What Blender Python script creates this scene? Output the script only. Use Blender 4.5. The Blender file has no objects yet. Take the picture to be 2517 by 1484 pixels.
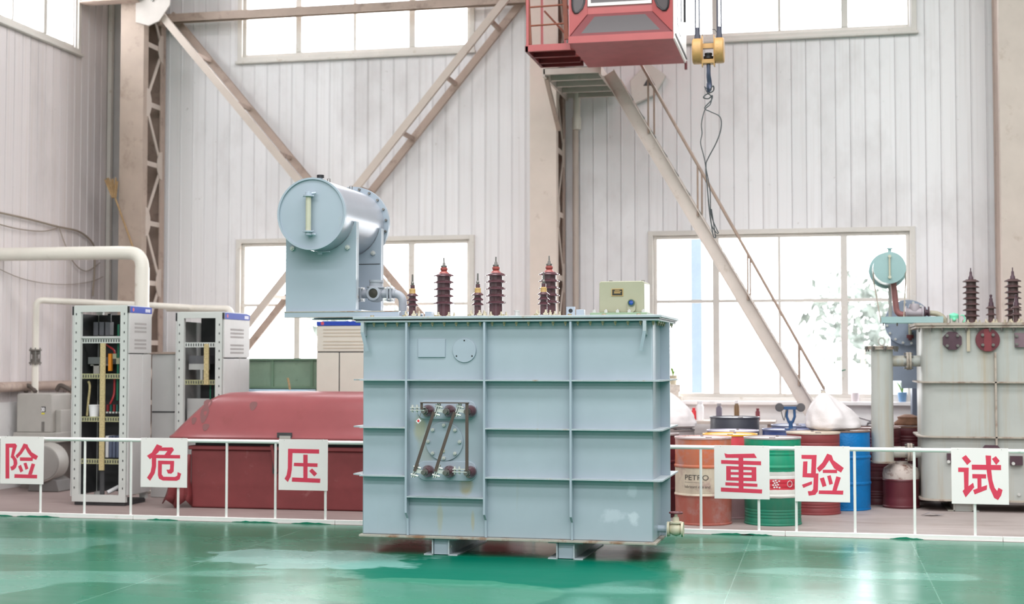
import bpy, math, random
from mathutils import Vector, Matrix
random.seed(7)
R = math.radians
scene = bpy.context.scene
COL = scene.collection

# ------------------------------------------------------------------ camera, sky, exposure
cam_d = bpy.data.cameras.new('camera')
cam_d.sensor_width = 36.0
cam_d.lens = 50.0
cam_d.clip_end = 300
cam_d.dof.use_dof = True
cam_d.dof.focus_distance = 11.9
cam_d.dof.aperture_fstop = 1.6
cam = bpy.data.objects.new('camera', cam_d)
COL.objects.link(cam)
cam.location = (0, 0, 1.65)
cam.rotation_euler = (R(90 + 2.391), 0, R(12.3))
scene.camera = cam

world = bpy.data.worlds.new('overcast_sky')
scene.world = world
world.use_nodes = True
bg = world.node_tree.nodes['Background']
bg.inputs[0].default_value = (1.0, 0.99, 0.992, 1)
bg.inputs[1].default_value = 8.0

def area(name, loc, rot, sx, sy, radiance, col=(1, 1, 1)):
    l = bpy.data.lights.new(name, 'AREA')
    l.shape = 'RECTANGLE'; l.size = sx; l.size_y = sy
    l.energy = radiance * math.pi * sx * sy
    l.color = col
    o = bpy.data.objects.new(name, l)
    COL.objects.link(o)
    o.location = loc; o.rotation_euler = rot
    return o
# daylight through the roof skylight strips plus an added unseen fill lamp at the hall's opposite wall
for k, (yy, rad) in enumerate(((-3.0, 9.0), (2.5, 10.0), (8.0, 7.0), (12.8, 7.0))):
    area('roof_skylight', (-0.6 if yy < 5 else 1.6, yy, 8.93), (0, 0, 0), 19.0 if yy < 5 else 17.0, 1.8, rad, (1.0, 0.985, 1.0))
area('rear_fill_light', (0.0, -7.9, 5.6), (R(90), 0, 0), 20.0, 2.6, 1.8, (1.0, 0.985, 1.0))

scene.view_settings.view_transform = 'Standard'
scene.view_settings.look = 'None'
scene.view_settings.gamma = 1.0
scene.view_settings.use_curve_mapping = False
scene.view_settings.exposure = 0.38
scene.cycles.max_bounces = 6
scene.cycles.diffuse_bounces = 4
scene.cycles.glossy_bounces = 3
scene.cycles.caustics_reflective = False
scene.cycles.caustics_refractive = False

# ------------------------------------------------------------------ materials
def lin(c):
    out = []
    for v in c:
        v = v / 255.0
        out.append(v / 12.92 if v <= 0.04045 else ((v + 0.055) / 1.055) ** 2.4)
    return tuple(out) + (1.0,)

MATS = {}
def nd(nt, t, **kw):
    n = nt.nodes.new(t)
    for k, v in kw.items():
        setattr(n, k, v)
    return n

def mixc(nt, fac, a, b, blend='MIX'):
    n = nd(nt, 'ShaderNodeMix', data_type='RGBA', blend_type=blend)
    for sock, val in ((n.inputs[0], fac), (n.inputs[6], a), (n.inputs[7], b)):
        if isinstance(val, bpy.types.NodeSocket):
            nt.links.new(val, sock)
        else:
            sock.default_value = val
    return n.outputs[2]

def noise(nt, co, scale, detail=4.0, rough=0.6):
    n = nd(nt, 'ShaderNodeTexNoise')
    n.inputs['Scale'].default_value = scale
    n.inputs['Detail'].default_value = detail
    n.inputs['Roughness'].default_value = rough
    nt.links.new(co, n.inputs['Vector'])
    return n.outputs[0]

def mrange(nt, v, a, b, c=0.0, d=1.0):
    n = nd(nt, 'ShaderNodeMapRange')
    n.clamp = True
    nt.links.new(v, n.inputs[0])
    for i, x in enumerate((a, b, c, d)):
        n.inputs[i + 1].default_value = x
    return n.outputs[0]

def mapping(nt, co, sc, loc=(0, 0, 0)):
    n = nd(nt, 'ShaderNodeMapping')
    n.inputs['Scale'].default_value = sc
    n.inputs['Location'].default_value = loc
    nt.links.new(co, n.inputs['Vector'])
    return n.outputs[0]

def base_mat(name):
    m = bpy.data.materials.new(name)
    m.use_nodes = True
    nt = m.node_tree
    p = nt.nodes['Principled BSDF']
    tc = nd(nt, 'ShaderNodeTexCoord')
    return m, nt, p, tc.outputs['Object']

def mk(name, col, rough=0.5, metal=0.0, var=0.06, scale=4.0, dirt=None, streak=None, bump=0.0, spec=0.5, coat=0.0):
    """col sRGB 0-255; dirt=(colour, lo, hi, scale); streak=(colour, lo, hi)"""
    if name in MATS:
        return MATS[name]
    m, nt, p, co = base_mat(name)
    c = lin(col)
    f = noise(nt, co, scale)
    f = mrange(nt, f, 0.3, 0.7)
    a = tuple(x * (1 - var) for x in c[:3]) + (1,)
    b = tuple(min(1, x * (1 + var)) for x in c[:3]) + (1,)
    out = mixc(nt, f, a, b)
    if dirt:
        d = noise(nt, co, dirt[3], 6.0, 0.65)
        d = mrange(nt, d, dirt[1], dirt[2])
        out = mixc(nt, d, out, lin(dirt[0]))
    if streak:
        s = noise(nt, mapping(nt, co, (9, 9, 0.5)), 1.0, 5.0, 0.6)
        s = mrange(nt, s, streak[1], streak[2])
        out = mixc(nt, s, out, lin(streak[0]))
    nt.links.new(out, p.inputs['Base Color'])
    p.inputs['Roughness'].default_value = rough
    p.inputs['Metallic'].default_value = metal
    p.inputs['Specular IOR Level'].default_value = spec
    p.inputs['Coat Weight'].default_value = coat
    if bump:
        bn = nd(nt, 'ShaderNodeBump')
        bn.inputs['Strength'].default_value = bump
        bn.inputs['Distance'].default_value = 0.01
        nt.links.new(noise(nt, co, scale * 12, 3.0), bn.inputs['Height'])
        nt.links.new(bn.outputs[0], p.inputs['Normal'])
    MATS[name] = m
    return m

def glass_mat(name, tint, fac, rough=0.05, base=(0.5, 0.52, 0.53, 1)):
    if name in MATS:
        return MATS[name]
    m = bpy.data.materials.new(name)
    m.use_nodes = True
    nt = m.node_tree
    nt.nodes.clear()
    o = nd(nt, 'ShaderNodeOutputMaterial')
    t = nd(nt, 'ShaderNodeBsdfTransparent')
    t.inputs[0].default_value = tint
    g = nd(nt, 'ShaderNodeBsdfPrincipled')
    g.inputs['Base Color'].default_value = base
    g.inputs['Roughness'].default_value = rough
    x = nd(nt, 'ShaderNodeMixShader')
    x.inputs[0].default_value = fac
    nt.links.new(t.outputs[0], x.inputs[1])
    nt.links.new(g.outputs[0], x.inputs[2])
    nt.links.new(x.outputs[0], o.inputs[0])
    MATS[name] = m
    return m

def bands_mat(name, stops, rough=0.45, dirt=None, spec=0.5, wear=0.45):
    """painted bands along object Z; stops=[(z, colour)] constant steps, z in metres over 0..1"""
    if name in MATS:
        return MATS[name]
    m, nt, p, co = base_mat(name)
    sep = nd(nt, 'ShaderNodeSeparateXYZ')
    wob = noise(nt, co, 12.0)
    nt.links.new(co, sep.inputs[0])
    add = nd(nt, 'ShaderNodeMath', operation='MULTIPLY_ADD')
    nt.links.new(wob, add.inputs[0])
    add.inputs[1].default_value = 0.012
    nt.links.new(sep.outputs[2], add.inputs[2])
    cr = nd(nt, 'ShaderNodeValToRGB')
    cr.color_ramp.interpolation = 'CONSTANT'
    while len(cr.color_ramp.elements) < len(stops):
        cr.color_ramp.elements.new(0.5)
    for e, (z, c) in zip(cr.color_ramp.elements, stops):
        e.position = z
        e.color = lin(c)
    nt.links.new(add.outputs[0], cr.inputs[0])
    out = cr.outputs[0]
    out = mixc(nt, mrange(nt, noise(nt, mapping(nt, co, (4, 4, 1.5)), 2.0, 6.0), 0.4, 0.75, 0.0, wear), out, lin((160, 136, 126)))
    if dirt:
        d = mrange(nt, noise(nt, co, dirt[3], 6.0, 0.65), dirt[1], dirt[2])
        out = mixc(nt, d, out, lin(dirt[0]))
    nt.links.new(out, p.inputs['Base Color'])
    p.inputs['Roughness'].default_value = rough
    p.inputs['Specular IOR Level'].default_value = spec
    MATS[name] = m
    return m

# paint and metal
TANK = mk('blue_grey_enamel', (166, 177, 189), 0.36, var=0.03, scale=2.0,
          dirt=((176, 180, 172), 0.66, 0.82, 3.0), streak=((160, 166, 164), 0.7, 0.9), coat=0.15)
TANK_EDGE = mk('blue_grey_edge', (174, 182, 188), 0.5, var=0.08, scale=9.0, dirt=((165, 140, 115), 0.58, 0.75, 9.0))
RUSTY_EDGE = mk('rusty_edge', (170, 165, 155), 0.6, var=0.1, scale=8.0, dirt=((140, 104, 80), 0.48, 0.66, 8.0))
CONS_MAT = mk('conservator_steel', (170, 175, 184), 0.3, metal=0.3, var=0.04, scale=3.0)
PORC = mk('brown_porcelain', (90, 60, 66), 0.15, var=0.12, scale=6.0, coat=1.0)
PORC_OLD = mk('dusty_porcelain', (84, 62, 62), 0.5, var=0.2, scale=14.0)
RED_CAP = mk('red_collar', (152, 76, 70), 0.35)
YELLOW_CAP = mk('yellow_collar', (182, 148, 92), 0.4)
STEEL = mk('bare_steel', (125, 122, 118), 0.35, metal=0.7, var=0.12)
GALV = mk('galvanised_steel', (206, 206, 202), 0.35, metal=0.25, var=0.1, scale=20)
BRASS = mk('plated_bolt', (170, 156, 124), 0.4, metal=0.3, var=0.2, scale=30)
BAR = mk('brown_copper_bar', (84, 70, 64), 0.5, var=0.1)
CREAM = mk('cream_paint', (205, 196, 172), 0.5, var=0.08, dirt=((150, 125, 95), 0.62, 0.8, 14.0))
MAROON = mk('maroon_paint', (104, 44, 50), 0.45, var=0.1, dirt=((130, 90, 85), 0.6, 0.85, 6.0))
GREEN_BOX = mk('pale_green_enamel', (163, 162, 138), 0.4, var=0.03)
GAUGE_GLASS = mk('ivory_tube', (192, 190, 170), 0.25, var=0.06)
BLACK = mk('black_plastic', (32, 32, 36), 0.45)
DARK = mk('dark_interior', (66, 66, 68), 0.6, var=0.2)
LENS_BLUE = mk('blue_lens', (40, 75, 150), 0.1, coat=1.0)
PLATE = mk('etched_plate', (60, 58, 50), 0.35, metal=0.3)
GOLD = mk('gold_border', (205, 170, 110), 0.35, metal=0.3)
WHITE_RAIL = mk('white_rail_paint', (244, 240, 238), 0.45, var=0.03, scale=8, dirt=((205, 200, 188), 0.62, 0.8, 10.0))
SIGN = mk('sign_board_white', (252, 241, 240), 0.5, var=0.015, scale=3, dirt=((214, 208, 186), 0.7, 0.86, 5.0))
SIGN_RED = mk('sign_red_vinyl', (228, 64, 92), 0.45, var=0.06, scale=5)
def sheet_paint(name, col, stain, lo, hi):
    # painted sheet: vertical run-off marks that differ from sheet to sheet, grime smudges across the wall
    m, nt, p, co = base_mat(name)
    oi = nd(nt, 'ShaderNodeObjectInfo')
    sc = nd(nt, 'ShaderNodeVectorMath', operation='SCALE')
    cb = nd(nt, 'ShaderNodeCombineXYZ')
    for i in range(3): nt.links.new(oi.outputs['Random'], cb.inputs[i])
    nt.links.new(cb.outputs[0], sc.inputs[0]); sc.inputs['Scale'].default_value = 41.0
    ad = nd(nt, 'ShaderNodeVectorMath', operation='ADD')
    nt.links.new(co, ad.inputs[0]); nt.links.new(sc.outputs[0], ad.inputs[1])
    c = ad.outputs[0]
    base = mixc(nt, mrange(nt, oi.outputs['Random'], 0.0, 1.0), lin(tuple(v - 4 for v in col)), lin(tuple(min(255, v + 3) for v in col)))
    base = mixc(nt, mrange(nt, noise(nt, mapping(nt, c, (22, 22, 0.35)), 1.0, 4.0), 0.52, 0.85, 0.0, 0.5), base, lin(stain))
    geo = nd(nt, 'ShaderNodeNewGeometry')
    g = noise(nt, mapping(nt, geo.outputs['Position'], (1.0, 1.0, 0.55), (2.3, 0, 0.4)), 0.9, 5.0, 0.62)
    base = mixc(nt, mrange(nt, g, lo, hi, 0.0, 0.4), base, lin((176, 168, 166)))
    sp = noise(nt, mapping(nt, geo.outputs['Position'], (1, 1, 1)), 9.0, 3.0, 0.7)
    base = mixc(nt, mrange(nt, sp, 0.70, 0.78, 0.0, 0.45), base, lin((168, 160, 156)))
    nt.links.new(base, p.inputs['Base Color'])
    p.inputs['Roughness'].default_value = 0.5
    MATS[name] = m
    return m
PANEL = sheet_paint('wall_sheet_white', (234, 232, 234), (206, 200, 198), 0.52, 0.72)
PANEL_WARM = sheet_paint('wall_sheet_stained', (222, 214, 214), (200, 182, 166), 0.5, 0.72)
BACKING = mk('wall_backing', (190, 186, 186), 0.8)
PLASTER = mk('plaster', (240, 238, 238), 0.75, var=0.03, scale=5, dirt=((200, 194, 192), 0.6, 0.85, 4.0), bump=0.2)
FRAME = mk('window_frame_paint', (214, 209, 203), 0.5, var=0.05, dirt=((180, 166, 148), 0.6, 0.8, 8.0))
BEIGE = mk('beige_steel_paint', (200, 186, 176), 0.55, var=0.05, scale=3, dirt=((160, 138, 122), 0.6, 0.85, 4.0))
BEIGE_SHADED = mk('beige_steel_shaded_grimy', (176, 158, 145), 0.6, var=0.07, scale=3, dirt=((138, 118, 104), 0.55, 0.8, 4.0))  # same beige paint, corner shade put into the colour, with more dirt
BEIGE_LIT = mk('beige_steel_lit', (216, 200, 189), 0.5, var=0.04, scale=3, dirt=((170, 150, 136), 0.64, 0.85, 5.0))  # same beige paint, lightened in colour for the better lit middle column
BEIGE_DK = mk('brown_steel_paint', (178, 158, 146), 0.6, var=0.08, scale=4, dirt=((120, 100, 90), 0.55, 0.8, 5.0))
CAB_RED = mk('cab_red_paint', (172, 84, 84), 0.4, var=0.05, scale=3)
CAB_DK = mk('cab_dark_red', (112, 40, 44), 0.45, var=0.08)
CAB_UNDER = mk('cab_underside_red', (156, 80, 82), 0.6, var=0.1, scale=5)
CAB_WHITE = mk('cab_white_paint', (232, 226, 222), 0.4)
RUST_RAIL = mk('rust_brown_rail', (132, 74, 54), 0.6, var=0.15, scale=9)
HOOK_Y = mk('hook_yellow', (190, 148, 92), 0.5, var=0.12, scale=7, dirt=((150, 110, 66), 0.55, 0.8, 9.0))
ROPE = mk('dark_rope', (58, 60, 74), 0.5)
WIRE = mk('grey_sling_wire', (70, 74, 76), 0.5)
PIPE_W = mk('white_pipe_paint', (232, 226, 216), 0.4, var=0.03, dirt=((190, 176, 156), 0.62, 0.8, 6.0))
RACK = mk('rack_pale_green', (206, 208, 204), 0.45, var=0.03)
RACK_SIDE = mk('rack_side_grey', (196, 195, 193), 0.5, var=0.03)
RACK_BLUE = mk('rack_blue_strip', (32, 66, 170), 0.6)
OLIVE = mk('olive_perforated_rail', (164, 162, 124), 0.5, var=0.3, scale=60)
YRAIL = mk('yellow_rail', (194, 176, 130), 0.5, var=0.25, scale=60)
CABINET_CREAM = mk('cabinet_cream', (214, 208, 196), 0.5, var=0.03)
CRATE_GREEN = mk('crate_green', (122, 142, 120), 0.55, var=0.08, scale=5, dirt=((88, 100, 78), 0.62, 0.8, 7.0))
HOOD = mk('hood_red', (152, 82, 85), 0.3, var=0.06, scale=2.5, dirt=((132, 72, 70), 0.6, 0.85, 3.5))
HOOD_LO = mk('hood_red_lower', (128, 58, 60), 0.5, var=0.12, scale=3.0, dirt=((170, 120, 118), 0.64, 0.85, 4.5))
GREY_PAINT = mk('grey_machine_paint', (178, 174, 168), 0.5, var=0.06)
OLD_TANK = mk('old_grey_tank', (175, 178, 173), 0.5, var=0.06, scale=2.5, streak=((168, 150, 122), 0.48, 0.78))
OLD_EDGE = mk('old_tank_edge', (172, 162, 150), 0.6, var=0.12, scale=10, dirt=((120, 92, 76), 0.5, 0.7, 9.0))
TEAL = mk('teal_paint', (150, 180, 180), 0.4, var=0.05)
SLATE = mk('slate_blue_paint', (142, 154, 172), 0.45, var=0.04)
PURPLE = mk('dark_purple_paint', (76, 52, 62), 0.5, var=0.12)
ROSE = mk('rose_paint', (150, 100, 98), 0.5, var=0.12, scale=9)
MINT = mk('mint_paint', (120, 214, 176), 0.45)
BAG = mk('white_woven_bag', (216, 210, 210), 0.6, var=0.04, scale=6, bump=0.3)
BLUE_TOOL = mk('blue_cast_iron', (44, 82, 124), 0.45, var=0.1)
STRAW = mk('broom_straw', (168, 138, 100), 0.8, var=0.25, scale=30)
LEAF = mk('leaf_green', (120, 160, 70), 0.6, var=0.2, scale=20)
RED_PLASTIC = mk('red_plastic', (222, 40, 52), 0.4)
WHITE_PLASTIC = mk('white_plastic', (236, 234, 236), 0.4)
ORANGE_P = mk('orange_part', (226, 140, 40), 0.45)
CABLE_RED = mk('cable_red', (176, 44, 52), 0.5)
CABLE_GREEN = mk('cable_green', (20, 112, 84), 0.5)
GLASS = glass_mat('window_pane_glass', (0.98, 0.99, 1.0, 1), 0.06)
CAB_GLASS = glass_mat('cab_dusty_glass', (0.4, 0.38, 0.38, 1), 0.75, 0.25, (0.15, 0.135, 0.14, 1))
GROUND_OUT = mk('outdoor_paving', (200, 198, 192), 0.8)

def tank_paint():
    # the enamel of the tank wall with oil stains below the bushings and pale scuffs near the drain valve
    m, nt, p, co = base_mat('tank_wall_enamel')
    base = mixc(nt, mrange(nt, noise(nt, co, 2.0), 0.3, 0.7), lin((160, 172, 182)), lin((167, 179, 189)))
    s = noise(nt, mapping(nt, co, (9, 9, 0.5)), 1.0, 5.0)
    base = mixc(nt, mrange(nt, s, 0.66, 0.9, 0.0, 0.5), base, lin((158, 160, 150)))
    def blob(cx, cz, rx, rz, col, amt, edge=0.5, wob=0.9, sc=9.0):
        nonlocal base
        mp = mapping(nt, co, (1 / rx, 0, 1 / rz), (-cx / rx, 0, -cz / rz))
        ln = nd(nt, 'ShaderNodeVectorMath', operation='LENGTH')
        nt.links.new(mp, ln.inputs[0])
        ad = nd(nt, 'ShaderNodeMath', operation='MULTIPLY_ADD')
        nt.links.new(noise(nt, co, sc, 4.0), ad.inputs[0]); ad.inputs[1].default_value = wob
        nt.links.new(ln.outputs['Value'], ad.inputs[2])
        base = mixc(nt, mrange(nt, ad.outputs[0], 1.0 + wob * 0.5 - edge, 1.0 + wob * 0.5, amt, 0.0), base, lin(col))
    blob(-0.68, 1.08, 0.07, 0.14, (168, 164, 132), 0.7)
    blob(-0.27, 0.60, 0.07, 0.10, (162, 150, 112), 0.8)
    blob(-0.45, 0.60, 0.28, 0.06, (150, 156, 168), 0.5)
    blob(-0.62, 0.9, 0.1, 0.2, (164, 168, 160), 0.5)
    blob(-0.5, 0.33, 0.03, 0.16, (172, 166, 140), 0.5)
    blob(-0.21, 0.3, 0.02, 0.1, (176, 164, 132), 0.6)
    blob(1.0, 0.37, 0.12, 0.06, (206, 214, 224), 0.4, 0.5, 2.2, 11.0)
    blob(1.17, 0.35, 0.05, 0.06, (214, 222, 230), 0.5, 0.5, 2.2, 11.0)
    blob(1.16, 0.58, 0.05, 0.06, (204, 214, 224), 0.35, 0.5, 2.2, 11.0)
    nt.links.new(base, p.inputs['Base Color'])
    p.inputs['Roughness'].default_value = 0.36
    p.inputs['Coat Weight'].default_value = 0.15
    return m

def green_floor():
    m, nt, p, co = base_mat('green_epoxy_floor')
    sep = nd(nt, 'ShaderNodeSeparateXYZ')
    nt.links.new(co, sep.inputs[0])
    big = noise(nt, co, 0.35, 3.0)
    fine = noise(nt, mapping(nt, co, (0.6, 2.2, 1)), 2.5, 6.0)
    base = mixc(nt, mrange(nt, big, 0.35, 0.65), lin((4, 104, 78)), lin((14, 114, 88)))
    base = mixc(nt, mrange(nt, fine, 0.58, 0.8, 0.0, 0.4), base, lin((96, 156, 136)))
    # worn, paler repaint patches with a drawn edge
    pt = noise(nt, mapping(nt, co, (0.42, 0.75, 1), (3.1, 1.7, 0)), 0.9, 1.5, 0.4)
    base = mixc(nt, mrange(nt, pt, 0.57, 0.585, 0.0, 0.5), base, lin((104, 164, 148)))
    spk = noise(nt, co, 26.0, 2.0)
    base = mixc(nt, mrange(nt, spk, 0.73, 0.77, 0.0, 0.5), base, lin((170, 196, 184)))
    # thin joint lines running towards the wall
    for x0, w in ((-0.67, 0.006), (0.78, 0.006), (-5.0, 0.008)):
        s = nd(nt, 'ShaderNodeMath', operation='SUBTRACT')
        nt.links.new(sep.outputs[0], s.inputs[0]); s.inputs[1].default_value = x0
        a = nd(nt, 'ShaderNodeMath', operation='ABSOLUTE')
        nt.links.new(s.outputs[0], a.inputs[0])
        base = mixc(nt, mrange(nt, a.outputs[0], w * 0.4, w, 0.3, 0.0), base, lin((150, 190, 175)))
    def blob(cx, cy, rx, ry, edge, wob):
        # soft-edged patch with a wandering outline: 1 inside, 0 outside
        mp = mapping(nt, co, (1 / rx, 1 / ry, 0), (-cx / rx, -cy / ry, 0))
        ln = nd(nt, 'ShaderNodeVectorMath', operation='LENGTH')
        nt.links.new(mp, ln.inputs[0])
        ad = nd(nt, 'ShaderNodeMath', operation='MULTIPLY_ADD')
        nt.links.new(noise(nt, co, 1.7, 3.0), ad.inputs[0]); ad.inputs[1].default_value = wob
        nt.links.new(ln.outputs['Value'], ad.inputs[2])
        return mrange(nt, ad.outputs[0], 1.0 + wob * 0.5, 1.0 + wob * 0.5 + edge, 1.0, 0.0)
    fresh = blob(-2.5, 11.0, 1.15, 0.75, 0.25, 0.9)
    base = mixc(nt, fresh, base, lin((0, 104, 83)))
    pale_smear = blob(-4.2, 11.35, 0.95, 0.5, 0.12, 1.6)
    wf = nd(nt, 'ShaderNodeMath', operation='MULTIPLY'); nt.links.new(pale_smear, wf.inputs[0]); wf.inputs[1].default_value = 0.55
    base = mixc(nt, wf.outputs[0], base, lin((140, 186, 180)))  # paler patch mixed into the floor colour
    painted_sheen = blob(-2.75, 9.9, 0.95, 0.62, 0.03, 0.4)
    gf = nd(nt, 'ShaderNodeMath', operation='MULTIPLY'); nt.links.new(painted_sheen, gf.inputs[0]); gf.inputs[1].default_value = 0.3
    base = mixc(nt, gf.outputs[0], base, lin((96, 160, 132)))  # paler green painted in for the tank's reflection on a glossier patch
    nt.links.new(base, p.inputs['Base Color'])
    r = mrange(nt, noise(nt, mapping(nt, co, (0.5, 1.4, 1)), 1.3, 5.0), 0.3, 0.75, 0.2, 0.34)
    rf = nd(nt, 'ShaderNodeMath', operation='MULTIPLY_ADD')
    nt.links.new(fresh, rf.inputs[0]); rf.inputs[1].default_value = 0.16; nt.links.new(r, rf.inputs[2])
    nt.links.new(rf.outputs[0], p.inputs['Roughness'])
    nt.links.new(mrange(nt, fresh, 0.0, 1.0, 0.5, 0.06), p.inputs['Specular IOR Level'])
    p.inputs['IOR'].default_value = 1.5
    bn = nd(nt, 'ShaderNodeBump')
    bn.inputs['Strength'].default_value = 0.05
    bn.inputs['Distance'].default_value = 0.01
    nt.links.new(noise(nt, co, 1.6, 3.0), bn.inputs['Height'])
    nt.links.new(bn.outputs[0], p.inputs['Normal'])
    return m

def concrete_floor():
    m, nt, p, co = base_mat('dusty_concrete')
    a = noise(nt, co, 0.8, 5.0)
    b = noise(nt, mapping(nt, co, (0.5, 2.5, 1)), 3.0, 6.0)
    base = mixc(nt, mrange(nt, a, 0.35, 0.65), lin((162, 151, 147)), lin((180, 168, 164)))
    base = mixc(nt, mrange(nt, b, 0.5, 0.75, 0.0, 0.7), base, lin((140, 124, 118)))
    st = noise(nt, mapping(nt, co, (0.7, 1.6, 1), (5, 2, 0)), 1.2, 6.0)
    base = mixc(nt, mrange(nt, st, 0.58, 0.7, 0.0, 0.5), base, lin((132, 110, 98)))
    sep = nd(nt, 'ShaderNodeSeparateXYZ')
    nt.links.new(co, sep.inputs[0])
    # reddish paint dust round the red hood
    base = mixc(nt, mrange(nt, sep.outputs[0], -3.2, -4.4, 0.0, 0.45), base, lin((150, 122, 120)))
    nt.links.new(base, p.inputs['Base Color'])
    p.inputs['Roughness'].default_value = 0.55
    return m
TANK_WALL = tank_paint()
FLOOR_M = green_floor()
CONC_M = concrete_floor()

# ------------------------------------------------------------------ mesh helpers
class MB:
    def __init__(s):
        s.v = []; s.f = []
    def add(s, vs, fs):
        o = len(s.v)
        s.v += [tuple(x) for x in vs]
        s.f += [tuple(i + o for i in f) for f in fs]
        return s
    def box(s, x0, x1, y0, y1, z0, z1):
        v = [(x0, y0, z0), (x1, y0, z0), (x1, y1, z0), (x0, y1, z0), (x0, y0, z1), (x1, y0, z1), (x1, y1, z1), (x0, y1, z1)]
        return s.add(v, [(0, 3, 2, 1), (4, 5, 6, 7), (0, 1, 5, 4), (1, 2, 6, 5), (2, 3, 7, 6), (3, 0, 4, 7)])
    def bar(s, p, q, w, h, up=(0, 0, 1)):
        """box from p to q; w across (along up x dir), h along up"""
        p = Vector(p); q = Vector(q); d = (q - p).normalized(); u = Vector(up)
        sd = d.cross(u)
        if sd.length < 1e-5:
            sd = d.cross(Vector((0, 1, 0)))
        sd.normalize(); u = sd.cross(d).normalized()
        v = []
        for e in (p, q):
            for a, b in ((-1, -1), (1, -1), (1, 1), (-1, 1)):
                v.append(e + sd * (a * w / 2) + u * (b * h / 2))
        return s.add(v, [(0, 3, 2, 1), (4, 5, 6, 7), (0, 1, 5, 4), (1, 2, 6, 5), (2, 3, 7, 6), (3, 0, 4, 7)])
    def lathe(s, prof, o=(0, 0, 0), ax=(0, 0, 1), n=24, a0=0.0, cap=True):
        """prof = [(r, h)] along axis"""
        o = Vector(o); ax = Vector(ax).normalized()
        t = Vector((1, 0, 0)) if abs(ax.x) < 0.9 else Vector((0, 1, 0))
        b1 = ax.cross(t).normalized(); b2 = ax.cross(b1)
        vs = []; fs = []; rings = []
        for r, h in prof:
            if r < 1e-6:
                rings.append([len(vs)]); vs.append(o + ax * h)
            else:
                rg = []
                for k in range(n):
                    an = a0 + 2 * math.pi * k / n
                    rg.append(len(vs)); vs.append(o + ax * h + (b1 * math.cos(an) + b2 * math.sin(an)) * r)
                rings.append(rg)
        for A, B in zip(rings, rings[1:]):
            for k in range(n):
                k2 = (k + 1) % n
                if len(A) == 1 and len(B) == 1: continue
                if len(A) == 1: fs.append((A[0], B[k2], B[k]))
                elif len(B) == 1: fs.append((A[k], A[k2], B[0]))
                else: fs.append((A[k], A[k2], B[k2], B[k]))
        if cap and len(rings[0]) > 1: fs.append(tuple(reversed(rings[0])))
        if cap and len(rings[-1]) > 1: fs.append(tuple(rings[-1]))
        return s.add(vs, fs)
    def cyl(s, p, q, r, r2=None, n=16):
        p = Vector(p); q = Vector(q); d = q - p
        return s.lathe([(r, 0), (r if r2 is None else r2, d.length)], p, d, n)
    def tube(s, pts, r, n=8, closed=False):
        P = [Vector(p) for p in pts]
        m = len(P); vs = []; fs = []
        prev = None
        for i in range(m):
            if closed:
                d = (P[(i + 1) % m] - P[i - 1]).normalized()
            else:
                d = (P[min(i + 1, m - 1)] - P[max(i - 1, 0)]).normalized()
            if prev is None:
                t = Vector((0, 0, 1)) if abs(d.z) < 0.9 else Vector((1, 0, 0))
                u = d.cross(t).normalized()
            else:
                u = (prev - d * prev.dot(d))
                u = u.normalized() if u.length > 1e-6 else d.orthogonal().normalized()
            prev = u
            w = d.cross(u)
            rr = r[i] if isinstance(r, (list, tuple)) else r
            for k in range(n):
                a = 2 * math.pi * k / n
                vs.append(P[i] + (u * math.cos(a) + w * math.sin(a)) * rr)
        for i in range(m if closed else m - 1):
            j = (i + 1) % m
            for k in range(n):
                k2 = (k + 1) % n
                fs.append((i * n + k, i * n + k2, j * n + k2, j * n + k))
        if not closed:
            fs.append(tuple(reversed(range(n)))); fs.append(tuple(range((m - 1) * n, m * n)))
        return s.add(vs, fs)
    def prism(s, poly, plane, a, b):
        n = len(poly)
        def P(u, v, w):
            return {'xz': (u, w, v), 'xy': (u, v, w), 'yz': (w, u, v)}[plane]
        vs = [P(u, v, a) for u, v in poly] + [P(u, v, b) for u, v in poly]
        fs = [tuple(reversed(range(n))), tuple(range(n, 2 * n))]
        for k in range(n):
            k2 = (k + 1) % n
            fs.append((k, k2, n + k2, n + k))
        return s.add(vs, fs)
    def sphere(s, c, r, n=12, m=8, sc=(1, 1, 1)):
        st = len(s.v)
        s.lathe([(math.sin(math.pi * i / m) * r if 0 < i < m else 0, -math.cos(math.pi * i / m) * r) for i in range(m + 1)], (0, 0, 0), (0, 0, 1), n)
        for i in range(st, len(s.v)):
            x, y, z = s.v[i]
            s.v[i] = (c[0] + x * sc[0], c[1] + y * sc[1], c[2] + z * sc[2])
        return s
    def mesh(s, name, mat, ang=35):
        me = bpy.data.meshes.new(name)
        me.from_pydata(s.v, [], s.f)
        me.materials.append(mat)
        import bmesh
        b = bmesh.new(); b.from_mesh(me)
        bmesh.ops.recalc_face_normals(b, faces=b.faces)
        b.to_mesh(me); b.free()
        me.polygons.foreach_set('use_smooth', [True] * len(me.polygons))
        me.set_sharp_from_angle(angle=R(ang))
        me.update()
        return me

ORG = {}      # object name -> world offset of its root frame (None = local frame)
def root_off(parent):
    return ORG.get(parent.name, Vector((0, 0, 0)))

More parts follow.
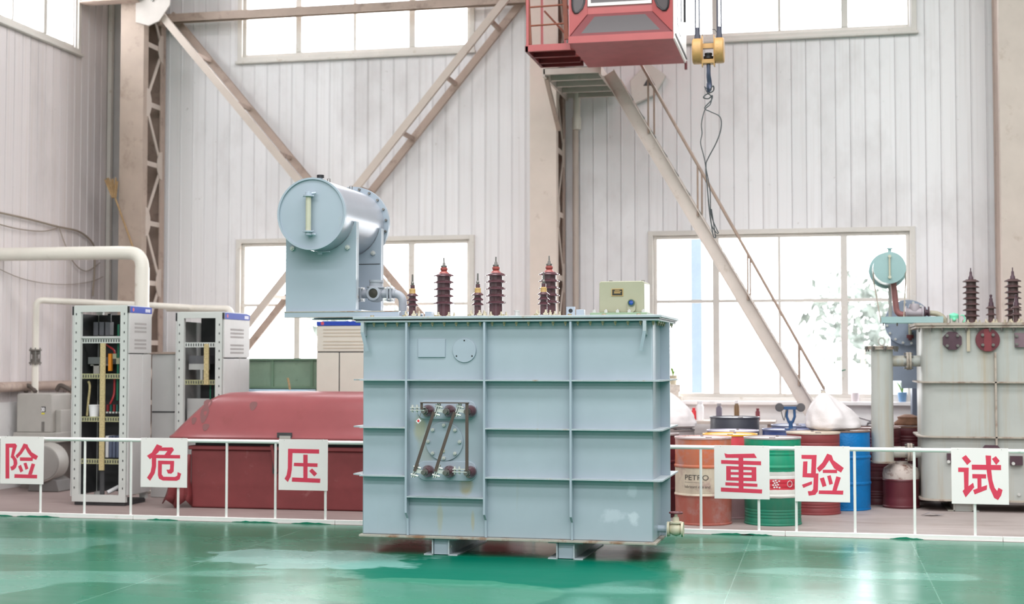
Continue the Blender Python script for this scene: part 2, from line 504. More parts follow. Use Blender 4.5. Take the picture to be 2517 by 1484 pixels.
def build(mb, name, mat, parent=None, bevel=0.0, loc=None, ang=35):
    """vertices are in world coordinates unless the root is a local frame"""
    off = Vector((0, 0, 0))
    if parent is not None:
        off = root_off(parent)
    elif loc is not None:
        off = Vector(loc)
    if off.length:
        mb.v = [(x - off.x, y - off.y, z - off.z) for x, y, z in mb.v]
    me = mb.mesh(name, mat, ang)
    o = bpy.data.objects.new(name, me)
    COL.objects.link(o)
    if parent is not None:
        o.parent = parent
        ORG[o.name] = off
    elif loc is not None:
        o.location = loc
        ORG[o.name] = off
    if bevel:
        md = o.modifiers.new('bevel', 'BEVEL')
        md.width = bevel; md.segments = 2; md.limit_method = 'ANGLE'; md.angle_limit = R(40)
    return o

def inst(me, name, parent, loc, rot=(0, 0, 0), scale=(1, 1, 1)):
    o = bpy.data.objects.new(name, me)
    COL.objects.link(o)
    o.parent = parent
    o.location = Vector(loc) - root_off(parent)
    o.rotation_euler = rot
    o.scale = scale
    ORG[o.name] = root_off(parent)
    return o

def tag(o, label=None, cat=None, group=None, kind=None):
    if label: o['label'] = label
    if cat: o['category'] = cat
    if group: o['group'] = group
    if kind: o['kind'] = kind
    return o

def thing(name, label, cat, loc=(0, 0, 0), rotz=0.0, group=None, local=False):
    o = bpy.data.objects.new(name, None)
    o.empty_display_size = 0.2
    COL.objects.link(o)
    o.location = loc; o.rotation_euler = (0, 0, rotz)
    ORG[o.name] = Vector((0, 0, 0)) if local else Vector(loc)
    return tag(o, label, cat, group)

def text_mb(body, size, offset=0.0):
    """flat text as (verts2d, faces) in metres, lower-left origin at text box"""
    c = bpy.data.curves.new('glyph', 'FONT')
    c.body = body; c.size = size; c.offset = offset; c.fill_mode = 'FRONT'
    c.resolution_u = 3
    o = bpy.data.objects.new('glyph', c)
    COL.objects.link(o)
    bpy.context.view_layer.update()
    dg = bpy.context.evaluated_depsgraph_get()
    me = bpy.data.meshes.new_from_object(o.evaluated_get(dg))
    vs = [(v.co.x, v.co.y) for v in me.vertices]
    fs = [tuple(p.vertices) for p in me.polygons]
    bpy.data.objects.remove(o); bpy.data.meshes.remove(me); bpy.data.curves.remove(c)
    return vs, fs

def elbow(p, c, q, r, n=6):
    """rounded corner points from p through corner c to q, bend radius r"""
    p, c, q = Vector(p), Vector(c), Vector(q)
    a = c + (p - c).normalized() * r; b = c + (q - c).normalized() * r
    out = []
    for i in range(n + 1):
        t = i / n
        out.append((1 - t) ** 2 * a + 2 * t * (1 - t) * c + t * t * b)
    return out
# ------------------------------------------------------------------ the setting
GREEN_Y = 13.74
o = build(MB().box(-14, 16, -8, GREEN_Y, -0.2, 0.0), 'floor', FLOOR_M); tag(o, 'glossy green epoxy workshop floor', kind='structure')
o = build(MB().box(-14, 16, GREEN_Y, 19.75, -0.2, -0.002), 'floor_concrete', CONC_M); tag(o, 'dusty grey concrete floor behind the railing', kind='structure')

YW = 19.4            # face of the wall sheets
XL = -10.4           # face of the left wall
ZT = 9.0
WINS = [(-8.28, -4.84, 1.17, 3.37), (-8.28, -4.84, 6.10, 8.2), (-2.25, 1.14, 1.17, 3.37), (-2.25, 1.19, 6.08, 8.2)]

def wall_with_holes(x0, x1, y0, y1, z0, z1, holes, axis='x'):
    """boxes around window holes, split in columns"""
    mb = MB()
    xs = sorted({x0, x1} | {h[0] for h in holes} | {h[1] for h in holes})
    for a, b in zip(xs, xs[1:]):
        hs = sorted([h for h in holes if h[0] <= a + 1e-6 and h[1] >= b - 1e-6], key=lambda h: h[2])
        z = z0
        for h in hs:
            if axis == 'x': mb.box(a, b, y0, y1, z, h[2])
            else: mb.box(y0, y1, a, b, z, h[2])
            z = h[3]
        if axis == 'x': mb.box(a, b, y0, y1, z, z1)
        else: mb.box(y0, y1, a, b, z, z1)
    return mb

wb = build(wall_with_holes(XL - 0.2, 9.0, YW + 0.028, YW + 0.2, 0, ZT, [(a, b, c, d) for a, b, c, d in WINS]), 'wall_back', BACKING)
tag(wb, 'tall white sheet metal back wall with windows', kind='structure')
LW = [(15.2, 18.42, 6.12, 8.2)]
wl = build(wall_with_holes(6.0, YW + 0.03, XL - 0.2, XL - 0.028, 0, ZT, LW, 'y'), 'wall_left', BACKING)
tag(wl, 'white sheet metal side wall with rust stains', kind='structure')

for nm, mb_, lb in (('wall_rear', MB().box(XL - 0.2, 16.2, -8.2, -8.0, 0, ZT), 'plain sheet wall on the far side of the hall behind the viewer'), ('wall_right', MB().box(16.0, 16.2, -8, YW + 0.2, 0, ZT), 'plain sheet wall closing the hall far to the right')):
    tag(build(mb_, nm, mk('hall_far_wall', (150, 148, 146), 0.7)), lb, kind='structure')
tag(build(MB().box(XL - 0.2, 16.2, -8.2, YW + 0.2, ZT, ZT + 0.2), 'ceiling', mk('hall_far_wall', (150, 148, 146), 0.7)), 'sheet roof high above the hall', kind='structure')
tag(build(MB().box(9.0, 16.0, YW + 0.02, YW + 0.2, 0, ZT), 'wall_back_extension', PANEL), 'plain continuation of the back wall', kind='structure')
tag(build(MB().box(XL - 0.2, XL, -8, 6.0, 0, ZT), 'wall_left_extension', mk('hall_far_wall', (150, 148, 146), 0.7)), 'plain continuation of the left wall', kind='structure')
# vertical wall sheets, each its own piece with a raised seam
PROF = [(0.0, 0.012), (0.004, 0.003), (0.012, 0.003), (0.017, 0.010), (0.187, 0.010), (0.1905, 0.016)]
SHEETS = {}
def sheet_mesh(h, mat, w=0.193):
    key = (round(h, 3), mat.name)
    if key not in SHEETS:
        mb = MB(); n = len(PROF)
        k = w / 0.193
        vs = [(x * k, y, 0) for x, y in PROF] + [(x * k, y, h) for x, y in PROF] + [(0, 0.027, 0), (PROF[-1][0] * k, 0.027, 0), (0, 0.027, h), (PROF[-1][0] * k, 0.027, h)]
        fs = [(i, i + 1, n + i + 1, n + i) for i in range(n - 1)]
        fs += [(2 * n, 0, n, 2 * n + 2), (n - 1, 2 * n + 1, 2 * n + 3, 2 * n - 1)]
        fs += [tuple(range(n, 2 * n)) + (2 * n + 3, 2 * n + 2), tuple(reversed(range(n))) + (2 * n, 2 * n + 1)]
        mb.add(vs, fs)
        SHEETS[key] = mb.mesh('wall_sheet', mat, 25)
    return SHEETS[key]
DADO = 1.12
x = XL + 0.01
ORG[wb.name] = Vector((0, 0, 0)); ORG[wl.name] = Vector((0, 0, 0))
k0 = math.floor((XL + 8.29) / 0.193)
for k in range(k0, 66):
    xa = -8.29 + k * 0.193
    if xa > 4.2: break
    if xa < XL: continue
    xm = xa + 0.0965
    segs = [(DADO, ZT)]
    for a, b, c, d in WINS:
        if a - 0.06 < xm < b + 0.06:
            new = []
            for s0, s1 in segs:
                if d <= s0 or c >= s1: new.append((s0, s1)); continue
                if c - 0.05 > s0 + 0.02: new.append((s0, c - 0.05))
                if d + 0.05 < s1: new.append((d + 0.05, s1))
            segs = new
    for s0, s1 in segs:
        inst(sheet_mesh(s1 - s0, PANEL), 'wall_sheet', wb, (xa, YW, s0))
for k in range(0, 40):
    ya = YW - 0.05 - (k + 1) * 0.193
    if ya < 12.0: break
    segs = [(DADO, 6.12 - 0.05), (8.25, ZT)] if 15.14 < ya + 0.1 < 18.48 else [(DADO, ZT)]
    for s0, s1 in segs:
        inst(sheet_mesh(s1 - s0, PANEL_WARM), 'wall_sheet', wl, (XL, ya, s0), (0, 0, R(90)))
# lower plaster dado and ledge
build(MB().box(XL, 9, YW - 0.03, YW + 0.03, 0, DADO), 'dado', PLASTER, wb)
for a, b in ((-8.45, -4.67), (-2.42, 1.32)):
    build(MB().box(a, b, YW - 0.13, YW + 0.03, DADO - 0.05, DADO), 'ledge', PLASTER, wb, 0.008)
build(MB().box(XL - 0.03, XL + 0.03, 6, YW, 0, DADO), 'dado', PLASTER, wl)
build(MB().box(XL, XL + 0.06, YW - 0.07, YW, DADO, ZT), 'trim_1', FRAME, None); tag(bpy.data.objects['trim_1'], 'corner flashing strip between the two sheet walls', kind='structure')
build(MB().box(-3.89, -3.83, YW - 0.02, YW, DADO, ZT), 'trim_2', WHITE_RAIL, None); tag(bpy.data.objects['trim_2'], 'white edge strip beside the middle column', kind='structure')

def window(n, a, b, c, d, label, transoms=(), axis='x'):
    """axis x: in the back wall; axis y: in the left wall (a, b are y)"""
    def bx(u0, u1, v0, v1, z0, z1):
        # u along wall, v depth from sheet face outwards (positive = outside)
        if axis == 'x': return MB().box(u0, u1, YW + v0, YW + v1, z0, z1)
        return MB().box(XL - v1, XL - v0, u0, u1, z0, z1)
    fr = bx(a - 0.07, a, -0.03, 0.05, c - 0.06, d + 0.06)
    for args in ((b, b + 0.07, -0.03, 0.05, c - 0.06, d + 0.06), (a, b, -0.03, 0.05, d, d + 0.06), (a, b, -0.03, 0.05, c - 0.06, c),
                 (a, a + 0.05, 0.03, 0.10, c, d), (b - 0.05, b, 0.03, 0.10, c, d), (a + 0.05, b - 0.05, 0.03, 0.10, d - 0.05, d), (a + 0.05, b - 0.05, 0.03, 0.10, c, c + 0.05)):
        t = bx(*args); fr.add(t.v, t.f)
    w = build(fr, 'window_%d' % n, FRAME, None, 0.004)
    tag(w, label, kind='structure')
    build(bx(a - 0.09, b + 0.09, -0.07, 0.0, c - 0.095, c - 0.06), 'window_sill', FRAME, w, 0.004)
    wd = (b - a) / 4
    us = [a]
    for i in (1, 2, 3):
        t = 0.045 if i != 2 else 0.02
        u = a + wd * i
        build(bx(u - t, u + t, 0.02, 0.10, c + 0.05, d - 0.05), 'mullion', FRAME, w, 0.003)
        us.append(u)
    us.append(b)
    zs = [c] + list(transoms) + [d]
    for z in transoms:
        build(bx(a + 0.05, b - 0.05, 0.03, 0.095, z - 0.022, z + 0.022), 'transom', FRAME, w, 0.003)
    for i in range(4):
        for z0, z1 in zip(zs, zs[1:]):
            build(bx(us[i] + 0.02, us[i + 1] - 0.02, 0.062, 0.067, z0 + 0.02, z1 - 0.02), 'pane', GLASS, w)
    return w
window(1, *WINS[0], 'lower window behind the oil tank end of the transformer', (2.467,))
window(2, *WINS[1], 'high window above the crossed braces', ())
window(3, *WINS[2], 'lower window behind the steel staircase', (2.467,))
window(4, *WINS[3], 'high window beside the crane cab', ())
window(5, *LW[0], 'high window in the left side wall', (), 'y')

# ------------------------------------------------------------------ outdoors, seen faintly through the lower windows
o = build(MB().box(-60, 60, 19.8, 90, -0.3, -0.15), 'outdoor_ground', GROUND_OUT); tag(o, 'pale sunlit yard outside the windows', kind='structure')
BLUEP = mk('outdoor_blue_paint', (113, 130, 144), 0.5)
o = build(MB().box(-2.06, -1.89, 23.0, 23.2, -0.15, 5.2).box(-2.13, -1.82, 22.95, 23.25, -0.15, -0.05), 'yard_post', BLUEP, None, 0, (-1.97, 23.1, -0.15))
tag(o, 'pale blue steel post standing outside the staircase window', 'post')
HEDGE = mk('outdoor_hedge', (100, 108, 102), 0.8, var=0.1, scale=3)
CARP = mk('outdoor_car_paint', (228, 230, 234), 0.3)
CARG = mk('outdoor_car_glass', (150, 160, 170), 0.1)
car = thing('parked_car', 'white car parked in the yard outside the staircase window', 'car', (1.6, 25, -0.15))
build(MB().prism([(0.3, 0.2), (0.28, 0.75), (0.6, 0.95), (1.0, 1.42), (2.6, 1.45), (3.3, 1.0), (4.3, 0.85), (4.4, 0.25)], 'xz', 24.2, 25.8), 'body', CARP, car, 0.06)
build(MB().prism([(0.78, 0.98), (1.06, 1.36), (1.7, 1.38), (1.7, 0.98)], 'xz', 24.18, 24.2).prism([(1.78, 0.98), (1.78, 1.38), (2.55, 1.38), (3.1, 0.98)], 'xz', 24.18, 24.2), 'side_glass', CARG, car)
for wx in (1.1, 3.6):
    build(MB().cyl((wx, 24.15, 0.16), (wx, 24.4, 0.16), 0.31, n=20), 'wheel', BLACK, car)
def blob_tree(x, y, r, h, label):
    t = thing('yard_tree', label, 'tree', (x, y, -0.15), group='trees in the yard')
    build(MB().cyl((x, y, -0.15), (x, y, h - r * 0.4), 0.09, 0.05, 8), 'trunk', BEIGE_DK, t)
    mb = MB()
    for i in range(420):
        d = Vector((random.gauss(0, 1), random.gauss(0, 1), random.gauss(0, 1))).normalized() * r * random.uniform(0.35, 1.05)
        c = Vector((x + d.x, y + d.y, h + d.z * 0.9)); s_ = random.uniform(0.1, 0.26)
        u = Vector((random.gauss(0, 1), random.gauss(0, 1), random.gauss(0, 1))).normalized() * s_; w = u.orthogonal().normalized() * s_ * 0.6
        mb.add([c - u, c + w, c + u, c - w, c + u.cross(w).normalized() * s_ * 0.25], [(0, 1, 4), (1, 2, 4), (2, 3, 4), (3, 0, 4)])
    o_ = build(mb, 'crown', HEDGE, t); o_['kind'] = 'stuff'
blob_tree(1.2, 44, 1.9, 3.0, 'hazy pale tree outside between the right panes of the staircase window')
blob_tree(-14.6, 44, 1.9, 2.9, 'hazy pale tree outside the window behind the white cabinets')

# ------------------------------------------------------------------ laced crane columns
def laced_column(xa, label, face):
    w = 0.36
    c = thing('laced_column', label, 'column', (xa + w / 2, 18.95, 0), group='laced steel columns along the back wall')
    y0, y1, y2, y3 = 18.6, 18.75, 19.16, 19.3
    # front and rear chords are rolled channels: web and two flanges
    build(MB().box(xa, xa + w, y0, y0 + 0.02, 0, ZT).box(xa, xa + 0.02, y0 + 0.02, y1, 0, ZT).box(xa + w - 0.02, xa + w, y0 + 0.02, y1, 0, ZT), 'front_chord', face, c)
    build(MB().box(xa, xa + w, y3 - 0.02, y3, 0, ZT).box(xa, xa + 0.02, y2, y3 - 0.02, 0, ZT).box(xa + w - 0.02, xa + w, y2, y3 - 0.02, 0, ZT), 'rear_chord', BEIGE_DK, c)
    build(MB().box(xa - 0.1, xa + w + 0.1, y0 - 0.08, y3 + 0.05, 0, 0.03), 'base_plate', BEIGE_DK, c)
    build(MB().box(xa + 0.004, xa + 0.014, y1, y2, 0.03, ZT), 'shade_plate', BEIGE_DK, c)  # dark plate added for the shaded inside between the chords
    step = 0.86
    z = 0.2; k = 0
    while z < ZT - 0.3:
        for xs in (xa + w - 0.012,):
            build(MB().bar((xs, y1 - 0.02, z), (xs, y2 + 0.02, z), 0.012, 0.07), 'lacing_bar', BEIGE, c)
            zz = min(z + step, ZT - 0.1)
            if k % 2 == 0: p, q = (xs, y1 - 0.02, z + 0.06), (xs, y2 + 0.02, zz - 0.06)
            else: p, q = (xs, y2 + 0.02, z + 0.06), (xs, y1 - 0.02, zz - 0.06)
            build(MB().bar(p, q, 0.012, 0.06), 'lacing_bar', BEIGE, c)
        # gusset plates on the right face
        yy = y1 if k % 2 == 0 else y2
        s = 1 if k % 2 == 0 else -1
        xs = xa + w - 0.006
        build(MB().prism([(yy - s * 0.05, z - 0.2), (yy + s * 0.04, z - 0.17), (yy + s * 0.1, z - 0.06), (yy + s * 0.1, z + 0.08), (yy + s * 0.04, z + 0.2), (yy - s * 0.05, z + 0.22)], 'yz', xs, xs + 0.012), 'gusset', BEIGE, c)
        z += step; k += 1
    return c
lcol = laced_column(-9.81, 'leftmost beige laced steel column, in the wall corner by the broom', BEIGE_SHADED)
build(MB().box(-10.35, -9.5, 18.35, 18.58, 6.78, 6.8).box(-10.35, -9.5, 18.45, 18.47, 6.8, 7.1).box(-10.35, -9.5, 18.35, 18.58, 7.1, 7.12), 'crane_corbel', BEIGE_DK, lcol)
laced_column(-3.81, 'middle beige laced steel column, behind the porcelain bushings and crane cab', BEIGE_LIT)
laced_column(2.2, 'rightmost beige laced steel column, cut by the right picture edge', BEIGE)

# diagonal twin braces between the first two columns
def brace(x0, z0, x1, z1, label):
    c = thing('diagonal_brace', label, 'brace', ((x0 + x1) / 2, 18.95, min(z0, z1)), group='crossed braces between columns')
    for yy, m in ((18.63, BEIGE), (19.25, BEIGE_DK)):
        mb = MB()
        d = Vector((x1 - x0, 0, z1 - z0)).normalized(); nrm = Vector((-d.z, 0, d.x))
        a = Vector((x0, yy, z0)); b = Vector((x1, yy, z1))
        # angle section: flat leg facing the room and a leg turned back
        mb.bar(a, b, 0.012, 0.10, nrm)
        mb.bar(a + nrm * 0.044 + Vector((0, 0.025, 0)), b + nrm * 0.044 + Vector((0, 0.025, 0)), 0.05, 0.012, nrm)
        build(mb, 'chord', m, c)
    for i in range(1, 9):
        t = i / 9
        p = Vector((x0 + (x1 - x0) * t, 18.63, z0 + (z1 - z0) * t))
        build(MB().bar(p + Vector((0, 0.01, 0)), p + Vector((0, 0.6, 0)), 0.05, 0.05), 'batten', BEIGE_DK, c)
    return c
brace(-9.35, 6.77, -3.7, 0.2, 'beige twin diagonal brace falling to the right from the left column top')
brace(-3.75, 6.98 + 0.06, -9.4, 0.32, 'beige twin diagonal brace falling to the left from behind the crane cab')
# connection plate on the left column and the horizontal strut
g = thing('gusset_plate', 'cream bolted gusset plate at the top of the left column', 'plate', (-9.4, 18.56, 6.4))
build(MB().prism([(-9.56, 6.5), (-9.36, 6.44), (-9.2, 6.5), (-9.04, 6.72), (-9.04, 7.3), (-9.56, 7.3)], 'xz', 18.56, 18.585), 'plate', mk('pale_gusset_paint', (196, 188, 182), 0.55), g)
for bx_, bz in ((-9.3, 6.8), (-9.15, 6.85), (-9.3, 7.0), (-9.15, 7.05)):
    build(MB().cyl((bx_, 18.54, bz), (bx_, 18.56, bz), 0.02, n=6), 'bolt', STEEL, g)
s = thing('wall_strut', 'grey horizontal strut crossing the high window above the braces', 'strut', (-6.6, 19.1, 6.7))
build(MB().box(-9.45, -3.81, 19.03, 19.17, 6.7, 6.715).box(-9.45, -3.81, 19.03, 19.045, 6.6, 6.7).box(-9.45, -3.81, 19.155, 19.17, 6.6, 6.7), 'channel', BEIGE_DK, s)
build(MB().box(-9.45, -9.4, 19.0, 19.2, 6.56, 6.75), 'end_plate', BEIGE_DK, s)
# ------------------------------------------------------------------ main transformer (local frame: x along the front, y into the depth)
T = thing('power_transformer', 'large blue-grey power transformer standing on the green floor', 'transformer', (-2.7, 11.78, 0), R(-1.3), None, True)
TX0, TX1, TD, TZ0, TZ1 = -1.2, 1.33, 1.0, 0.16, 1.985
tank = build(MB().box(TX0, TX1, 0, TD, TZ0, TZ1), 'tank', TANK_WALL, T, 0.012)
build(MB().box(-1.22, 1.36, -0.035, TD + 0.035, 0.142, 0.162), 'base_plate', RUSTY_EDGE, T, 0.003)
build(MB().box(-1.24, 1.39, -0.085, TD + 0.075, 1.985, 2.003), 'tank_flange', TANK_EDGE, T, 0.003)
build(MB().box(-1.25, 1.40, -0.09, TD + 0.08, 2.003, 2.012), 'gasket', BLACK, T)
build(MB().box(-1.262, 1.414, -0.1, TD + 0.09, 2.012, 2.035), 'cover', TANK_EDGE, T, 0.004)
# vertical stiffeners with a taper at the foot
def stiff(x):
    return MB().prism([(0.005, 0.165), (0.005, 1.983), (-0.08, 1.983), (-0.08, 0.36), (-0.025, 0.31), (-0.02, 0.165)], 'yz', x - 0.009, x + 0.009)
for sx in (-0.782, -0.091, 0.652):
    build(stiff(sx), 'stiffener', TANK, T)
build(MB().prism([(1.32, 0.165), (1.32, 1.983), (1.41, 1.983), (1.41, 0.165)], 'xz', 0.472, 0.486), 'stiffener', TANK, T)
build(MB().prism([(-1.19, 0.165), (-1.19, 1.983), (-1.27, 1.983), (-1.27, 0.165)], 'xz', 0.472, 0.486), 'stiffener', TANK, T)
# horizontal ribs bay by bay
bays = [(-1.2, -0.791), (-0.773, -0.1), (-0.082, 0.643), (0.661, 1.33)]
for z, use in ((1.49, (0, 1, 2, 3)), (1.083, (0, 2, 3)), (0.67, (0, 2, 3)), (0.497, (1,))):
    for b in use:
        a, c = bays[b]
        build(MB().box(a, c, -0.08, 0.005, z - 0.006, z + 0.006), 'rib', TANK_EDGE, T)
    if z > 0.6:
        build(MB().prism([(1.33, -0.08), (1.395, -0.08), (1.414, -0.05), (1.414, TD), (1.33, TD)], 'xy', z - 0.006, z + 0.006), 'rib', TANK_EDGE, T)
        build(MB().prism([(-1.2, -0.02), (-1.305, 0.06), (-1.305, TD), (-1.2, TD)], 'xy', z - 0.006, z + 0.006), 'rib', TANK_EDGE, T)
# cover bolts: stud, nut and washer below the flange
bolt = MB().cyl((0, 0, -0.035), (0, 0, 0.0), 0.006, n=8).cyl((0, 0, -0.02), (0, 0, 0), 0.013, n=6).mesh('bolt', BRASS)
for k in range(25):
    inst(bolt, 'bolt', T, (-1.19 + k * 0.1055, -0.045, 1.985))
for k in range(8):
    inst(bolt, 'bolt', T, (1.365, 0.06 + k * 0.13, 1.985))
# short weld stubs and small bits along the cover front
for k in range(9):
    inst(MB().cyl((0, 0, 0), (0, 0, 0.012), 0.018, n=8).mesh('cover_stud', BRASS) if k == 0 else bpy.data.meshes['cover_stud'], 'cover_stud', T, (-1.1 + k * 0.29, -0.05, 2.035))
# skids: two channels back to back with an end plate
for sx in (-0.495, 0.59):
    sk = build(MB().box(sx - 0.062, sx + 0.062, 0.02, 0.035, 0.005, 0.142), 'skid', TANK, T)
    for s in (-1, 1):
        w0 = sx + s * 0.066
        lo, hi = sorted((w0, w0 + s * 0.012)); f0, f1 = sorted((w0, w0 + s * 0.082))
        build(MB().box(lo, hi, 0.0, TD, 0.0, 0.142).box(f0, f1, 0.0, TD, 0.0, 0.009).box(f0, f1, 0.0, TD, 0.131, 0.1415), 'channel', TANK_EDGE, sk)
        build(MB().cyl((w0 + s * 0.012, 0.07, 0.07), (w0 + s * 0.014, 0.07, 0.07), 0.012, n=10), 'hole_plug', GALV, sk)
# name plate boss and round boss
build(MB().box(-0.698, -0.454, -0.012, 0.002, 1.685, 1.842), 'plate_boss', TANK, T, 0.003)
rb = build(MB().lathe([(0.103, 0), (0.103, 0.012)], (-0.284, 0.0, 1.744), (0, -1, 0), 40), 'round_boss', TANK, T, 0.002)
for a in (90, 215, 325):
    build(MB().cyl((-0.284 + 0.084 * math.cos(R(a)), -0.0135, 1.744 + 0.084 * math.sin(R(a))), (-0.284 + 0.084 * math.cos(R(a)), -0.011, 1.744 + 0.084 * math.sin(R(a))), 0.007, n=8), 'screw_hole', BLACK, rb)
# low voltage side: rounded plates, manhole, bushings and link bars
def rrect(x0, x1, z0, z1, r, n=6):
    pts = []
    for cx, cz, a0 in ((x1 - r, z0 + r, -90), (x1 - r, z1 - r, 0), (x0 + r, z1 - r, 90), (x0 + r, z0 + r, 180)):
        for i in range(n + 1):
            a = R(a0 + 90 * i / n)
            pts.append((cx + r * math.cos(a), cz + r * math.sin(a)))
    return pts
for z0, z1 in ((1.155, 1.315), (0.635, 0.80)):
    build(MB().prism(rrect(-0.70, -0.175, z0, z1, 0.07), 'xz', -0.014, 0.002), 'bushing_plate', TANK, T, 0.003)
mh = build(MB().lathe([(0.166, 0), (0.166, 0.016)], (-0.46, 0, 0.967), (0, -1, 0), 48), 'manhole_cover', TANK, T, 0.003)
mbolt = MB().cyl((0, 0, 0), (0, -0.02, 0), 0.016, n=6).cyl((0, -0.02, 0), (0, -0.028, 0), 0.007, n=8).mesh('bolt', GALV)
for k in range(8):
    a = R(45 * k)
    inst(mbolt, 'bolt', mh, (-0.46 + 0.14 * math.cos(a), -0.016, 0.967 + 0.14 * math.sin(a)))
build(MB().box(-0.49, -0.455, -0.03, -0.016, 0.875, 0.9), 'drip_tab', CREAM, mh)
lvmesh = MB().lathe([(0.05, 0), (0.052, 0.02), (0.047, 0.035), (0.052, 0.05), (0.046, 0.068), (0.036, 0.085), (0.03, 0.1)], (0, 0, 0), (0, -1, 0), 24)
lv_me = lvmesh.mesh('low_voltage_bushing', PORC)
LVB = []
for z in (1.228, 0.714):
    for x in (-0.595, -0.405, -0.222):
        b = inst(lv_me, 'low_voltage_bushing', T, (x, -0.014, z)); LVB.append(b)
        # threaded stem, nut and flag terminal clamped to the bar
        ORG[b.name] = Vector((x, -0.014, z)); st = Vector((x, -0.014, z))
        build(MB().cyl(st + Vector((0, -0.1, 0)), st + Vector((0, -0.175, 0)), 0.019, n=12).cyl(st + Vector((0, -0.115, 0)), st + Vector((0, -0.135, 0)), 0.03, n=6), 'stem', STEEL, b)
        flat = (z > 1 and x < -0.5) or (z < 1 and x > -0.3)
        if flat:
            cl = MB().box(x - 0.115, x + 0.01, -0.19, -0.145, z + 0.028, z + 0.036).box(x - 0.115, x + 0.01, -0.19, -0.145, z + 0.006, z + 0.014)
            for dx in (-0.1, -0.06):
                cl.cyl((x + dx, -0.168, z - 0.01), (x + dx, -0.168, z + 0.055), 0.009, n=8)
        else:
            e = Vector((0.02, 0, 0.055)); c = Vector((x - 0.082, -0.17, z + 0.012))
            cl = MB().bar(c - e + Vector((0, 0, 0)), c + e, 0.03, 0.008, (1, 0, -0.36)).bar(c - e + Vector((0.018, 0, 0)), c + e + Vector((0.018, 0, 0)), 0.03, 0.008, (1, 0, -0.36))
            for t in (-0.6, 0.6):
                p = c + e * t
                cl.cyl(p + Vector((-0.016, -0.005, 0.005)), p + Vector((0.05, -0.005, -0.012)), 0.009, n=8)
            cl.bar(c + Vector((0.018, 0, 0)), (x, -0.16, z), 0.025, 0.03)
        build(cl, 'terminal_clamp', GALV, b)
tg = build(MB().bar((-0.652, -0.178, 1.135), (-0.624, -0.178, 1.16), 0.004, 0.03, (-0.6, 0, 0.8)), 'paper_tag', WHITE_PLASTIC, T)
build(MB().bar((-0.645, -0.181, 1.142), (-0.632, -0.181, 1.153), 0.002, 0.018, (-0.6, 0, 0.8)), 'tag_print', RED_PLASTIC, tg)
build(MB().cyl((-0.636, -0.178, 1.155), (-0.62, -0.172, 1.215), 0.002, n=5), 'tag_string', STEEL, tg)
link = build(MB().box(-0.616, -0.195, -0.205, -0.175, 1.297, 1.306), 'link_bar', BAR, T)
build(MB().box(-0.616, -0.594, -0.20, -0.195, 1.245, 1.298), 'link_tail', BAR, link)
build(MB().box(-0.222, -0.195, -0.20, -0.193, 0.735, 1.303), 'link_bar', BAR, T)
for xa, xb in ((-0.50, -0.668), (-0.318, -0.486)):
    build(MB().bar((xa, -0.19, 1.225), (xb, -0.19, 0.725), 0.006, 0.026, (1, 0, -0.33)), 'link_bar', BAR, T)
# lifting hooks under the cover corners
for hx, s in ((-1.175, 1), (1.275, -1)):
    hk = build(MB().prism([(-0.012, 1.985), (-0.095, 1.985), (-0.095, 1.9), (-0.07, 1.87), (-0.012, 1.87)], 'yz', hx - 0.014, hx + 0.014), 'lifting_hook', TANK_EDGE, T)
    build(MB().bar((hx, -0.085, 1.9), (hx + s * 0.035, -0.06, 1.74), 0.02, 0.028, (1, 0, 0)), 'hook_tongue', TANK, hk)
# drain valve on the right side
vy, vz = 0.27, 0.245
dv = build(MB().cyl((1.33, vy, vz), (1.42, vy, vz), 0.03), 'drain_valve', TANK, T)
build(MB().lathe([(0.03, 0), (0.062, 0.0), (0.062, 0.018), (0.035, 0.02), (0.05, 0.04), (0.058, 0.07), (0.05, 0.1), (0.035, 0.115), (0.062, 0.116), (0.062, 0.134), (0.03, 0.134)], (1.412, vy, vz), (1, 0, 0), 24), 'valve_body', CREAM, dv)
build(MB().box(1.405, 1.412, vy - 0.055, vy + 0.055, vz - 0.06, vz + 0.06), 'valve_flange', TANK_EDGE, dv)
build(MB().lathe([(0.055, 0), (0.055, 0.012), (0.03, 0.014), (0.024, 0.05), (0.014, 0.055), (0.012, 0.085)], (1.482, vy, vz + 0.05), (0, 0, 1), 20), 'bonnet', CREAM, dv)
wh = MB().tube([(1.482 + 0.052 * math.cos(R(15 * k)), vy + 0.052 * math.sin(R(15 * k)), vz + 0.137) for k in range(24)], 0.008, 6, True)
for k in range(3):
    a = R(60 * k + 10)
    wh.bar((1.482 - 0.05 * math.cos(a), vy - 0.05 * math.sin(a), vz + 0.137), (1.482 + 0.05 * math.cos(a), vy + 0.05 * math.sin(a), vz + 0.137), 0.012, 0.008)
build(wh, 'handwheel', MAROON, dv)

